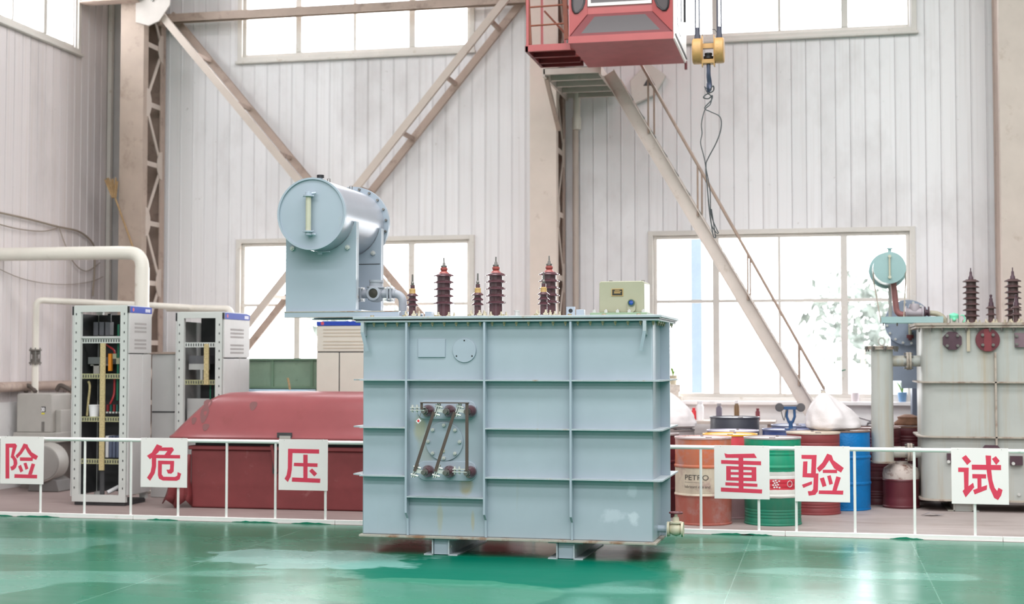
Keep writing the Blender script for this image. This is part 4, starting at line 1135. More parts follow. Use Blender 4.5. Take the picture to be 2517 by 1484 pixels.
build(MB().lathe([(0.02, 4.83), (0.05, 4.84), (0.052, 4.865), (0.035, 4.875), (0.04, 4.885), (0.04, 4.9), (0.001, 4.91)], (hx, hy, 0), (0, 0, 1), 16), 'hook_nut', BLACK, hk)
hp = [(hx, hy, 4.8), (hx, hy, 4.7), (hx, hy + 0.005, 4.66), (hx + 0.004, hy + 0.03, 4.62), (hx + 0.008, hy + 0.042, 4.57), (hx + 0.006, hy + 0.03, 4.52), (hx, hy - 0.005, 4.5), (hx - 0.006, hy - 0.04, 4.53), (hx - 0.01, hy - 0.05, 4.575)]
build(MB().tube(hp, [0.022, 0.022, 0.024, 0.026, 0.026, 0.024, 0.02, 0.014, 0.007], 10), 'hook', mk('hook_grey_blue', (78, 84, 104), 0.4, metal=0.4), hk)
# thin sling wires hanging from the hook
sl = thing('wire_sling', 'thin grey wire sling dangling in loops from the crane hook', 'sling', (hx, hy, 2.95))
def smooth(pts, n=6):
    P = [Vector(p) for p in pts]; out = []
    for i in range(len(P) - 1):
        p0, p1, p2, p3 = P[max(i - 1, 0)], P[i], P[i + 1], P[min(i + 2, len(P) - 1)]
        for k in range(n):
            t = k / n
            out.append(0.5 * ((2 * p1) + (p2 - p0) * t + (2 * p0 - 5 * p1 + 4 * p2 - p3) * t * t + (3 * p1 - p0 - 3 * p2 + p3) * t ** 3))
    out.append(P[-1]); return out
w1 = [(-1.147, 15.0, 4.49), (-1.10, 14.99, 4.55), (-1.10, 15.01, 4.50), (-1.18, 15.0, 4.46), (-1.2, 15.0, 4.43), (-1.15, 15.01, 4.42), (-1.11, 15.0, 4.45), (-1.12, 15.0, 4.40), (-1.19, 15.0, 4.32), (-1.13, 15.0, 4.28), (-1.03, 15.0, 4.22), (-1.02, 15.0, 4.1), (-1.07, 15.0, 3.95), (-1.16, 15.0, 3.78), (-1.18, 15.0, 3.7), (-1.165, 15.0, 3.45), (-1.14, 15.0, 3.2), (-1.11, 15.0, 2.98), (-1.085, 15.0, 2.95), (-1.09, 15.0, 3.0), (-1.125, 15.0, 3.25)]
w2 = [(-1.15, 15.01, 4.5), (-1.19, 15.01, 4.55), (-1.16, 15.0, 4.48), (-1.12, 15.01, 4.44), (-1.13, 15.0, 4.36), (-1.19, 15.01, 4.3), (-1.225, 15.01, 4.16), (-1.22, 15.01, 4.05), (-1.235, 15.01, 3.95), (-1.20, 15.01, 3.8), (-1.18, 15.01, 3.68), (-1.14, 15.01, 3.45), (-1.13, 15.01, 3.2), (-1.07, 15.01, 3.03), (-1.055, 15.01, 3.0), (-1.075, 15.01, 3.0), (-1.13, 15.01, 3.1), (-1.16, 15.01, 3.35)]
build(MB().tube(smooth(w1), 0.0065, 6), 'strand', WIRE, sl)
build(MB().tube(smooth(w2), 0.0055, 6), 'strand', WIRE, sl)

# ------------------------------------------------------------------ steel stair and its landing beside the middle column
STAIR = mk('stair_grey_beige', (206, 194, 186), 0.5, var=0.06, dirt=((150, 130, 116), 0.6, 0.8, 5.0))
STAIR_DK = mk('landing_plate_dark', (96, 98, 92), 0.55, var=0.1)
ld = thing('stair_landing', 'grey steel landing at the stair top, bracketed to the middle column', 'landing', (-3.08, 18.4, 5.25))
build(MB().box(-3.43, -2.7, 17.62, 19.3, 5.36, 5.372), 'deck_plate', STAIR_DK, ld)
for yy in (17.6, 18.02, 18.44, 18.86, 19.25):
    build(MB().box(-3.43, -2.72, yy, yy + 0.05, 5.29, 5.36), 'joist', STAIR, ld)
for xx in (-3.44, -2.72):
    build(MB().box(xx, xx + 0.03, 17.6, 19.3, 5.26, 5.372), 'edge_beam', STAIR, ld)
build(MB().bar((-3.42, 17.75, 5.27), (-3.42, 18.62, 4.75), 0.05, 0.05), 'knee_brace', BEIGE_DK, ld)
stc = thing('steel_staircase', 'long steep steel staircase with thin handrails in front of the right window', 'staircase', (0.0, 17.95, 0))
ax, az, bx2, bz2 = -2.6, 5.28, 0.46, 0.0
d = Vector((bx2 - ax, 0, bz2 - az)).normalized(); nrm = Vector((-d.z, 0, d.x))
if nrm.z < 0: nrm = -nrm
for yy in (17.6, 18.3):
    a = Vector((ax, yy, az)); b = Vector((bx2, yy, bz2)); s = 1 if yy < 18 else -1
    mb = MB().bar(a + Vector((0, s * 0.06, 0)), b + Vector((0, s * 0.06, 0)), 0.01, 0.165, nrm)
    for k in (-1, 1):
        off = nrm * (k * 0.0775) + Vector((0, s * 0.03, 0))
        mb.bar(a + off, b + off, 0.06, 0.01, nrm)
    build(mb, 'stringer', STAIR, stc)
for i in range(1, 21):
    t = i / 21
    p = Vector((ax, 0, az)).lerp(Vector((bx2, 0, bz2)), t)
    build(MB().box(p.x - 0.09, p.x + 0.09, 17.68, 18.24, p.z, p.z + 0.02), 'tread', STAIR_DK, stc)
HANDR = mk('handrail_brown', (160, 138, 124), 0.55, var=0.12, scale=6)
for yy in (17.63, 18.27):
    up = Vector((0, 0, 0.88)) + Vector((0.0, 0, 0))
    r0 = Vector((-2.52, yy, 5.28)) + Vector((0.16, 0, 0.4)); r1 = Vector((0.02, yy, 1.31))
    build(MB().cyl(r0, r1, 0.017, n=8), 'handrail', HANDR, stc)
    for i, xx in enumerate((-2.1, -1.49, -0.885, -0.28)):
        zr = r0.z + (r1.z - r0.z) * (xx - r0.x) / (r1.x - r0.x)
        zs = az + (bz2 - az) * (xx - ax) / (bx2 - ax)
        build(MB().cyl((xx, yy, zs + 0.08), (xx, yy, zr), 0.012, n=8), 'handrail_post', HANDR, stc)
    build(MB().cyl((0.02, yy, 1.31), (0.05, yy, 0.72), 0.012, n=8), 'handrail_post', HANDR, stc)
# bracket behind the stair head, and the drain pipe beside the column
br = build(MB().prism([(-2.52, 5.16), (-2.2, 5.3), (-2.05, 5.55), (-2.3, 5.75), (-2.55, 5.5)], 'xz', 19.28, 19.36), 'wall_bracket', FRAME, None, 0.01, (-2.3, 19.3, 5.16)); tag(br, 'beige cast bracket on the wall behind the stair head', 'bracket')
build(MB().prism([(-2.36, 5.42), (-2.2, 5.42), (-2.28, 5.56)], 'xz', 19.272, 19.281), 'bracket_hole', DARK, br)
dp = thing('drain_pipe', 'white drain pipe running down the wall right of the middle column', 'pipe', (-3.3, 19.28, 0))
build(MB().cyl((-3.29, 19.29, 4.95), (-3.29, 19.29, 8.9), 0.05, n=14), 'upper_pipe', PIPE_W, dp)
build(MB().cyl((-3.29, 19.29, 4.85), (-3.29, 19.29, 5.02), 0.062, n=14), 'pipe_socket', PIPE_W, dp)
build(MB().cyl((-3.31, 19.31, 0.02), (-3.31, 19.31, 4.9), 0.042, n=14), 'lower_pipe', BEIGE, dp)
# ------------------------------------------------------------------ left: pipes, pump unit, racks, cabinets, hood
bp = thing('overhead_pipe', 'thick white pipe crossing the left wall and bending down behind the open rack', 'pipe', (-8.37, 16.5, 0))
pts = [(-10.38, 16.5, 3.03), (-8.7, 16.5, 3.025)] + elbow((-8.7, 16.5, 3.025), (-8.37, 16.5, 3.02), (-8.37, 16.5, 2.0), 0.2, 8)[1:]
build(MB().tube(pts, 0.086, 18), 'horizontal_pipe', PIPE_W, bp)
build(MB().cyl((-8.37, 16.5, 0.02), (-8.37, 16.5, 2.83), 0.09, n=18), 'down_pipe', PIPE_W, bp)
build(MB().cyl((-8.37, 16.5, 0), (-8.37, 16.5, 0.03), 0.15, n=18), 'floor_flange', PIPE_W, bp)
sp_ = thing('suction_pipe', 'slim white pipe rising from the pump with a rusty flanged joint', 'pipe', (-10.14, 17.0, 1.2))
build(MB().cyl((-10.14, 17.0, 1.235), (-10.14, 17.0, 1.62), 0.045, n=14), 'lower_pipe', PIPE_W, sp_)
build(MB().tube([(-10.14, 17.0, 1.8), (-10.14, 17.0, 2.3)] + elbow((-10.14, 17.0, 2.3), (-10.14, 17.0, 2.46), (-9.0, 18.1, 2.42), 0.1, 6) + [(-9.0, 18.05, 2.42), (-8.62, 18.4, 2.40)], 0.042, 14), 'upper_pipe', PIPE_W, sp_)
build(MB().lathe([(0.045, 1.62), (0.08, 1.62), (0.08, 1.64), (0.05, 1.645), (0.05, 1.68), (0.042, 1.69), (0.042, 1.74), (0.05, 1.75), (0.05, 1.785), (0.08, 1.79), (0.08, 1.81), (0.045, 1.81)], (-10.14, 17.0, 0), (0, 0, 1), 18), 'flanged_joint', mk('grey_cast_joint', (112, 106, 100), 0.6, var=0.15), sp_)
for k in range(6):
    a = R(60 * k)
    build(MB().cyl((-10.14 + 0.068 * math.cos(a), 17.0 + 0.068 * math.sin(a), 1.6), (-10.14 + 0.068 * math.cos(a), 17.0 + 0.068 * math.sin(a), 1.83), 0.008, n=6), 'joint_bolt', STEEL, sp_)
sp2 = build(MB().tube([(-9.0, 18.5, 2.40), (-8.5, 18.52, 2.39), (-8.15, 18.52, 2.38)], 0.05, 12).tube([(-8.2, 18.52, 2.38)] + elbow((-8.2, 18.52, 2.38), (-8.05, 18.52, 2.38), (-8.05, 18.52, 1.0), 0.09) + [(-8.05, 18.52, 0.0)], 0.05, 12), 'branch_pipe', PIPE_W, None, 0, (-8.05, 18.52, 0))
tag(sp2, 'white branch pipe behind the racks below the left column brace', 'pipe')
bl = build(MB().cyl((-10.3, 16.2, 1.32), (-10.3, 18.3, 1.32), 0.065, n=14), 'old_duct', BEIGE_DK, None, 0, (-10.3, 17.0, 1.25)); tag(bl, 'dusty brown horizontal duct along the left wall behind the pump', 'duct')

pu = thing('vacuum_pump_unit', 'grey boxy vacuum pump unit below the slim white pipe', 'pump', (-9.97, 17.0, 0))
build(MB().prism([(-10.25, 0.73), (-10.25, 1.22), (-10.22, 1.235), (-9.78, 1.235), (-9.75, 1.22), (-9.75, 0.73)], 'xz', 16.75, 17.25), 'housing', GREY_PAINT, pu, 0.012)
build(MB().box(-9.75, -9.67, 16.85, 17.2, 0.62, 1.02), 'side_box', GREY_PAINT, pu, 0.008)
build(MB().box(-10.28, -9.66, 16.72, 17.28, 0.60, 0.73), 'pump_base', GREY_PAINT, pu, 0.01)
build(MB().box(-10.24, -9.72, 16.86, 17.22, 0.0, 0.60), 'pedestal', mk('pump_dark_pedestal', (120, 112, 108), 0.6), pu)
build(MB().box(-9.895, -9.835, 16.744, 16.75, 0.995, 1.065), 'number_patch', BLACK, pu)
vs, fs = text_mb('30', 0.07, 0.004)
build(MB().add([(-9.893 + a * 0.72, 16.7425, 1.004 + b) for a, b in vs], fs), 'number', WHITE_PLASTIC, pu)
build(MB().box(-9.89, -9.845, 16.744, 16.75, 0.965, 0.985), 'yellow_tag', mk('yellow_tag', (222, 210, 60), 0.5), pu)
build(MB().box(-9.885, -9.85, 16.742, 16.75, 0.745, 0.87), 'sight_gauge', STEEL, pu)
mo = thing('electric_motor', 'round grey electric motor on the floor beside the leftmost sign', 'motor', (-9.62, 16.6, 0))
build(MB().lathe([(0.15, -0.05), (0.23, -0.03), (0.25, 0.02), (0.25, 0.28), (0.2, 0.33)], (-9.68, 16.42, 0.36), (-0.2, 1, 0), 28), 'casing', GREY_PAINT, mo)
build(MB().lathe([(0.225, 0.0), (0.21, 0.02), (0.08, 0.035), (0.001, 0.04)], (-9.67, 16.395, 0.36), (0.2, -1, 0), 28), 'end_shield', mk('motor_end_grey', (150, 146, 142), 0.5), mo)
build(MB().lathe([(0.014, 0), (0.014, 0.02)], (-9.663, 16.36, 0.36), (0.2, -1, 0), 10), 'shaft_hole', BLACK, mo)
build(MB().prism([(-9.9, 0.0), (-9.46, 0.0), (-9.5, 0.14), (-9.62, 0.2), (-9.74, 0.2), (-9.86, 0.14)], 'xz', 16.45, 16.8), 'motor_foot', mk('motor_foot_grey', (110, 106, 104), 0.6), mo, 0.01)
# jumble behind the motor
jb = thing('pump_manifold', 'dark rusty pipe manifold cluster behind the pump unit', 'manifold', (-9.6, 17.6, 0))
build(MB().tube(smooth([(-9.9, 17.45, 1.2), (-9.6, 17.5, 1.25), (-9.45, 17.55, 1.15), (-9.42, 17.55, 0.85)]), 0.07, 10), 'bent_pipe', BEIGE_DK, jb)
build(MB().lathe([(0.11, -0.06), (0.13, 0), (0.11, 0.06)], (-9.45, 17.5, 1.17), (1, -0.6, 0), 16), 'valve_head', BEIGE_DK, jb)
build(MB().tube(smooth([(-10.0, 17.3, 1.26), (-9.95, 17.3, 1.33), (-9.86, 17.3, 1.3), (-9.8, 17.32, 1.26)]), 0.03, 8), 'hose', mk('dark_hose', (96, 86, 80), 0.7), jb)
build(MB().tube(smooth([(-10.3, 17.05, 1.25), (-10.26, 17.0, 1.33), (-10.18, 16.98, 1.31), (-10.1, 16.95, 1.25)]), 0.03, 8), 'hose', MATS['dark_hose'], jb)
build(MB().box(-9.62, -9.2, 17.45, 17.75, 0.0, 0.95), 'red_frame', mk('dark_red_frame', (86, 36, 38), 0.6), jb)
build(MB().box(-9.52, -9.35, 17.42, 17.45, 0.55, 0.88), 'control_box', mk('bluish_grey_box', (176, 176, 190), 0.5), jb)
bt = build(MB().lathe([(0.03, 0), (0.035, 0.01), (0.035, 0.1), (0.02, 0.11), (0.001, 0.112)], (-9.36, 17.5, 1.07), (0, 0, 1), 12), 'blue_can', mk('blue_can_paint', (40, 110, 200), 0.4), None, 0, (-9.36, 17.5, 1.07)); tag(bt, 'small blue and white can beside the open rack left edge', 'can')
build(MB().lathe([(0.036, 0.075), (0.036, 0.105), (0.022, 0.112), (0.001, 0.114)], (-9.36, 17.5, 1.07), (0, 0, 1), 12), 'white_cap', WHITE_PLASTIC, bt)
tr_ = build(MB().box(-9.48, -9.2, 17.4, 17.7, 0.95, 1.07), 'parts_tray', BEIGE_DK, None, 0.01, (-9.34, 17.55, 0.95)); tag(tr_, 'brown parts tray under the small blue can', 'tray')

def rack(x0, x1, y0, depth, zt, label, full):
    t = thing('electrical_rack', label, 'rack cabinet', ((x0 + x1) / 2, y0 + depth / 2, 0), group='grey electrical racks with blue strips')
    w = 0.085
    pm = MB().box(0, w, 0, 0.05, 0.04, zt).mesh('corner_post', RACK)
    inst(pm, 'corner_post', t, (x0, y0, 0)); inst(pm, 'corner_post', t, (x1 - w, y0, 0))
    inst(pm, 'corner_post', t, (x0, y0 + depth - 0.05, 0)); inst(pm, 'corner_post', t, (x1 - w, y0 + depth - 0.05, 0))
    build(MB().box(x0 + w, x1 - w, y0, y0 + 0.05, zt - 0.065, zt), 'top_rail', RACK, t)
    build(MB().box(x0 + w, x1 - w, y0, y0 + 0.05, 0.04, 0.12), 'bottom_rail', RACK, t)
    build(MB().box(x0, x1, y0 + 0.01, y0 + depth, zt, zt + 0.012), 'roof', RACK, t)
    build(MB().box(x0 + 0.02, x1 - 0.02, y0 + 0.03, y0 + depth - 0.03, 0.0, 0.05), 'plinth', DARK, t)
    dot = MB().box(-0.006, 0.006, -0.002, 0, -0.012, 0.012).mesh('slot', DARK)
    z = 0.2
    while z < zt - 0.08:
        inst(dot, 'slot', t, (x0 + 0.03, y0, z)); inst(dot, 'slot', t, (x1 - 0.035, y0, z)); z += 0.105
    # left door edge, right side panels with blue strip and vents
    build(MB().box(x0 - 0.022, x0 - 0.004, y0 + 0.0, y0 + depth, 0.1, zt - 0.1), 'left_panel', RACK_SIDE, t, 0.004)
    build(MB().box(x0 - 0.022, x0 - 0.004, y0 + 0.0, y0 + 0.04, zt - 0.1, zt), 'corner_cap', BLACK, t)
    xs = x1 + 0.004
    build(MB().box(xs, xs + 0.022, y0 + 0.02, y0 + depth, zt - 0.075, zt), 'blue_strip', RACK_BLUE, t)
    build(MB().box(xs, xs + 0.023, y0, y0 + 0.02, zt - 0.075, zt), 'strip_cap', BLACK, t)
    build(MB().lathe([(0.022, 0), (0.001, 0.001)], (xs + 0.0225, y0 + 0.1, zt - 0.038), (1, 0, 0), 14), 'logo_dot', mk('logo_red', (206, 80, 90), 0.5), t)
    for k in range(4):
        yy = y0 + depth - 0.16 + k * 0.032
        build(MB().box(xs + 0.022, xs + 0.0235, yy, yy + 0.018, zt - 0.06, zt - 0.022), 'strip_mark', WHITE_PLASTIC, t)
    zv = zt - 0.54
    vp = build(MB().box(xs, xs + 0.022, y0 + 0.01, y0 + depth, zv, zt - 0.078), 'vent_panel', RACK_SIDE, t, 0.004)
    for g in (0, 1):
        for k in range(3):
            zz = zt - 0.2 - g * 0.19 - k * 0.045
            build(MB().box(xs + 0.021, xs + 0.0232, y0 + depth * 0.24, y0 + depth * 0.76, zz - 0.012, zz + 0.012), 'louvre', mk('louvre_shadow', (166, 162, 160), 0.7), vp)
    build(MB().box(xs, xs + 0.022, y0 + 0.01, y0 + depth * 0.6 - 0.004, 0.12, zv - 0.012), 'side_panel', RACK_SIDE, t, 0.004)
    build(MB().box(xs, xs + 0.022, y0 + depth * 0.6 + 0.004, y0 + depth, 0.12, zv - 0.012), 'side_panel', RACK_SIDE, t, 0.004)
    return t

r1 = rack(-8.46, -7.79, 15.0, 0.56, 2.285, 'nearer open grey rack with exposed wiring behind the left railing', True)
x0, x1, y0 = -8.46, -7.79, 15.0
xa, xb = x0 + 0.085, x1 - 0.085
build(MB().box(xa - 0.04, x1 - 0.33, y0 + 0.5, y0 + 0.52, 0.12, 2.2), 'back_panel', DARK, r1)
build(MB().box(xb - 0.17, xb + 0.04, y0 + 0.5, y0 + 0.52, 0.62, 1.8), 'back_panel', mk('mid_grey_panel', (104, 104, 108), 0.6), r1)
build(MB().box(xa - 0.06, xa - 0.05, y0 + 0.06, y0 + 0.5, 0.12, 2.2), 'inner_side', DARK, r1)
def perf_rail(parent, xa, xb, y, z, m, h=0.058):
    pr = build(MB().box(xa, xb, y, y + 0.03, z, z + h), 'cross_rail', m, parent)
    n = int((xb - xa) / 0.032)
    sl_ = MB()
    for k in range(n):
        u = xa + 0.016 + k * 0.032
        sl_.box(u - 0.007, u + 0.007, y - 0.0015, y, z + 0.012, z + h - 0.012)
    o_ = build(sl_, 'slot_row', DARK, pr); o_['kind'] = 'stuff'
perf_rail(r1, xa, xb, y0 + 0.04, 1.86, RACK)
build(MB().box(xa, xb, y0 + 0.02, y0 + 0.08, 1.918, 1.94), 'shelf_edge', RACK_SIDE, r1)
for z in (1.45, 0.955, 0.47): perf_rail(r1, xa, xb, y0 + 0.05, z, OLIVE)
build(MB().box(-8.14, -8.08, y0 + 0.03, y0 + 0.05, 0.40, 1.86), 'vertical_rail', YRAIL, r1)
build(MB().box(-8.14, -8.09, y0 + 0.06, y0 + 0.08, 0.12, 0.47), 'lower_rail', DARK, r1)
for k in range(3):
    build(MB().box(xa + 0.05 + k * 0.075, xa + 0.11 + k * 0.075, y0 + 0.2, y0 + 0.3, 1.95, 2.11), 'breaker_module', mk('module_grey', (90, 90, 96), 0.5), r1, 0.006)
build(MB().box(xb - 0.32, xb - 0.28, y0 + 0.3, y0 + 0.32, 1.95, 2.21), 'black_strip', BLACK, r1)
build(MB().box(xa, -8.15, y0 + 0.18, y0 + 0.45, 1.62, 1.70), 'inner_shelf', mk('shelf_dark_grey', (110, 112, 112), 0.6), r1)
build(MB().box(xa + 0.06, xa + 0.13, y0 + 0.2, y0 + 0.3, 1.5, 1.62).box(xa + 0.02, -8.15, y0 + 0.2, y0 + 0.32, 1.60, 1.62), 'terminal_block', GREY_PAINT, r1)
build(MB().box(xb - 0.2, xb - 0.165, y0 + 0.1, y0 + 0.14, 1.54, 1.74), 'orange_block', ORANGE_P, r1)
build(MB().box(xb - 0.155, xb - 0.11, y0 + 0.12, y0 + 0.18, 1.68, 1.74).box(xb - 0.11, xb - 0.07, y0 + 0.12, y0 + 0.18, 1.62, 1.69), 'fuse_holder', GREEN_BOX, r1)
build(MB().tube(smooth([(xb - 0.26, y0 + 0.1, 1.87), (xb - 0.2, y0 + 0.12, 1.82), (xb - 0.14, y0 + 0.12, 1.78), (xb - 0.14, y0 + 0.14, 1.72)]), 0.011, 6), 'cable', CABLE_RED, r1)
build(MB().tube([(xb - 0.095, y0 + 0.14, 2.08), (xb - 0.095, y0 + 0.14, 1.72), (xb - 0.1, y0 + 0.14, 1.2)], 0.013, 6), 'cable', CABLE_GREEN, r1)
build(MB().tube(smooth([(xb - 0.14, y0 + 0.14, 1.5), (xb - 0.14, y0 + 0.14, 1.3), (xb - 0.15, y0 + 0.12, 1.22), (xb - 0.18, y0 + 0.12, 1.16)]), 0.012, 6), 'cable', CABLE_RED, r1)
for k in range(6):
    u = xb - 0.235 + k * 0.04
    build(MB().box(u, u + 0.024, y0 + 0.14, y0 + 0.2, 1.07, 1.15), 'fuse', mk('fuse_red', (140, 36, 44), 0.5) if k % 2 == 0 else mk('fuse_teal', (30, 92, 86), 0.5), r1)
    build(MB().cyl((u + 0.012, y0 + 0.13, 1.05), (u + 0.012, y0 + 0.13, 1.07), 0.014, n=8), 'terminal', GALV, r1)
for k in range(5):
    u = xb - 0.235 + k * 0.045
    build(MB().box(u, u + 0.036, y0 + 0.12, y0 + 0.3, 0.54, 0.79), 'battery', WHITE_PLASTIC if k < 1 else mk('battery_blue_grey', (92, 100, 124), 0.5), r1, 0.004)
build(MB().cyl((xb - 0.07, y0 + 0.2, 0.12), (xb - 0.07, y0 + 0.2, 0.33), 0.035, n=12), 'black_tube', mk('navy_tube', (44, 50, 66), 0.5), r1)
build(MB().tube(smooth([(xa + 0.04, y0 + 0.12, 1.42), (xa + 0.06, y0 + 0.12, 1.36), (xa + 0.045, y0 + 0.12, 1.2), (xa + 0.03, y0 + 0.12, 1.02)]), 0.014, 6), 'hanging_cord', YRAIL, r1)
cu = build(MB().lathe([(0.001, 0.001), (0.052, 0.0), (0.062, 0.125), (0.066, 0.125), (0.066, 0.135), (0.058, 0.135), (0.048, 0.01)], (xa + 0.125, y0 + 0.11, 1.013), (0, 0, 1), 24), 'white_bucket', WHITE_PLASTIC, None, 0, (xa + 0.125, y0 + 0.11, 1.013)); tag(cu, 'small white plastic cup sitting inside the open rack', 'cup')
ps = build(MB().cyl((xb - 0.19, y0 + 0.1, 0.14), (xb - 0.1, y0 + 0.2, 0.2), 0.024, n=12), 'pipe_offcut', WHITE_PLASTIC, None, 0, (xb - 0.15, y0 + 0.15, 0.12)); tag(ps, 'short white pipe offcut at the bottom of the open rack', 'pipe')

r2 = rack(-7.60, -7.02, 15.9, 0.78, 2.235, 'farther open grey rack beside the red hood', False)
xa, xb, y0 = -7.6 + 0.085, -7.02 - 0.085, 15.9
build(MB().box(xa - 0.05, xb + 0.04, y0 + 0.6, y0 + 0.62, 0.12, 2.2), 'back_panel', DARK, r2)
build(MB().box(xa - 0.04, xb - 0.12, y0 + 0.2, y0 + 0.22, 0.12, 1.2), 'inner_panel', RACK_SIDE, r2)
perf_rail(r2, xa, xb, y0 + 0.04, 1.82, RACK); perf_rail(r2, xa, xb, y0 + 0.05, 1.37, OLIVE)
build(MB().box(xb - 0.16, xb - 0.1, y0 + 0.03, y0 + 0.05, 1.37, 1.86), 'vertical_rail', YRAIL, r2)
build(MB().box(xb - 0.04, xb + 0.0, y0 + 0.1, y0 + 0.16, 0.9, 1.37), 'vertical_rail', YRAIL, r2)
build(MB().box(xb - 0.05, xb, y0 + 0.12, y0 + 0.18, 1.92, 2.1), 'orange_block', ORANGE_P, r2)
build(MB().box(xa, xb - 0.17, y0 + 0.15, y0 + 0.5, 1.62, 1.72), 'inner_shelf', MATS['mid_grey_panel'], r2)
build(MB().box(xa + 0.0, xb - 0.16, y0 + 0.15, y0 + 0.2, 1.55, 1.62).box(xa + 0.15, xa + 0.18, y0 + 0.15, y0 + 0.2, 1.42, 1.55), 'terminal_block', RACK_SIDE, r2)
build(MB().box(xb - 0.09, xb - 0.03, y0 + 0.1, y0 + 0.16, 1.08, 1.18), 'red_fuse', RED_PLASTIC, r2)
for k, m_ in enumerate((CABLE_GREEN, BLACK, CABLE_GREEN)):
    build(MB().cyl((xb - 0.13 + k * 0.03, y0 + 0.16, 1.02), (xb - 0.13 + k * 0.03, y0 + 0.16, 1.36), 0.009, n=6), 'cable', m_, r2)
lc = thing('low_cabinet', 'low pale grey cabinet between the two open racks', 'cabinet', (-7.85, 16.3, 0))
build(MB().box(-8.0, -7.63, 16.05, 16.6, 0, 1.74), 'body', RACK_SIDE, lc, 0.006)
build(MB().box(-8.02, -7.63, 16.03, 16.62, 1.74, 1.765), 'top', BEIGE_DK, lc)
build(MB().box(-7.99, -7.63, 16.043, 16.05, 1.03, 1.045), 'door_gap', DARK, lc)

cc = thing('control_cabinet', 'cream control cabinet under the oil drum, blue strip on top', 'cabinet', (-5.85, 17.3, 0))
cx0_, cx1_, cy_ = -6.23, -5.43, 17.0
build(MB().box(cx0_, cx1_, cy_ + 0.02, cy_ + 0.6, 0, 2.15), 'body', CABINET_CREAM, cc, 0.006)
build(MB().box(cx0_, cx1_, cy_ - 0.005, cy_ + 0.02, 2.10, 2.155), 'blue_strip', RACK_BLUE, cc)
build(MB().lathe([(0.022, 0), (0.001, 0.001)], (cx0_ + 0.08, cy_ - 0.006, 2.128), (0, -1, 0), 14), 'logo_dot', MATS['logo_red'], cc)
vp = build(MB().box(cx0_ + 0.004, cx1_ - 0.004, cy_, cy_ + 0.02, 1.775, 2.095), 'vent_panel', CABINET_CREAM, cc, 0.004)
for g in (0, 1):
    for k in range(3):
        zz = 2.05 - g * 0.15 - k * 0.042
        build(MB().box(cx0_ + 0.09, cx1_ - 0.09, cy_ - 0.003, cy_ + 0.001, zz - 0.007, zz + 0.007), 'louvre', mk('cream_louvre', (190, 178, 160), 0.7), vp)
build(MB().box(cx0_ + 0.004, -5.935, cy_, cy_ + 0.02, 0.1, 1.76), 'door', CABINET_CREAM, cc, 0.004)
build(MB().box(-5.92, cx1_ - 0.004, cy_, cy_ + 0.02, 0.1, 1.76), 'door', CABINET_CREAM, cc, 0.004)
build(MB().box(cx0_ + 0.01, cx1_ - 0.01, cy_ + 0.012, cy_ + 0.019, 1.758, 1.777).box(-5.936, -5.919, cy_ + 0.012, cy_ + 0.019, 0.1, 1.76), 'gap_shadow', DARK, cc)
gc = thing('green_crate', 'green ribbed steel crate between the rack and the cream cabinet', 'crate', (-6.88, 17.6, 0))
build(MB().box(-7.42, -6.36, 17.45, 18.1, 0, 1.68), 'body', CRATE_GREEN, gc, 0.006)
for xx in (-7.40, -7.01, -6.47):
    build(MB().box(xx, xx + 0.035, 17.43, 17.45, 1.32, 1.685), 'rib', mk('crate_rib_green', (104, 128, 104), 0.55), gc)
build(MB().box(-7.42, -6.36, 17.42, 17.45, 1.665, 1.69).box(-7.42, -6.36, 17.42, 17.45, 1.30, 1.325), 'edge_rail', MATS['crate_rib_green'], gc)
bs = build(MB().box(-7.4, -6.4, 17.0, 17.4, 0.0, 1.25).box(-7.42, -6.38, 16.98, 17.4, 1.25, 1.29), 'blue_bench', mk('pale_blue_sheet', (176, 204, 222), 0.5), None, 0.006, (-6.9, 17.2, 0)); tag(bs, 'pale blue bench top just below the green crate', 'bench')
stk = build(MB().tube(smooth([(-6.62, 17.1, 1.29), (-6.63, 17.1, 1.36), (-6.65, 17.1, 1.44)]), 0.014, 6), 'wood_stick', STRAW, None, 0, (-6.62, 17.1, 1.29)); tag(stk, 'short wooden stick in front of the green crate', 'stick')

# red fibreglass hood: lower box, slanted lid with rounded top
hd = thing('red_hood', 'large red dented storage hood behind the left railing', 'hood', (-5.3, 15.4, 0))
HX0, HX1 = -7.0, -3.3
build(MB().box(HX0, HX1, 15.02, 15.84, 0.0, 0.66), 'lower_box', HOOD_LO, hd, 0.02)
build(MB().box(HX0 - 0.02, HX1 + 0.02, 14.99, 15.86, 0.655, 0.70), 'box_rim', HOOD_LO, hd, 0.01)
build(MB().box(HX0 + 0.04, HX1, 15.06, 15.82, 0.70, 0.735), 'lid_gap', DARK, hd)
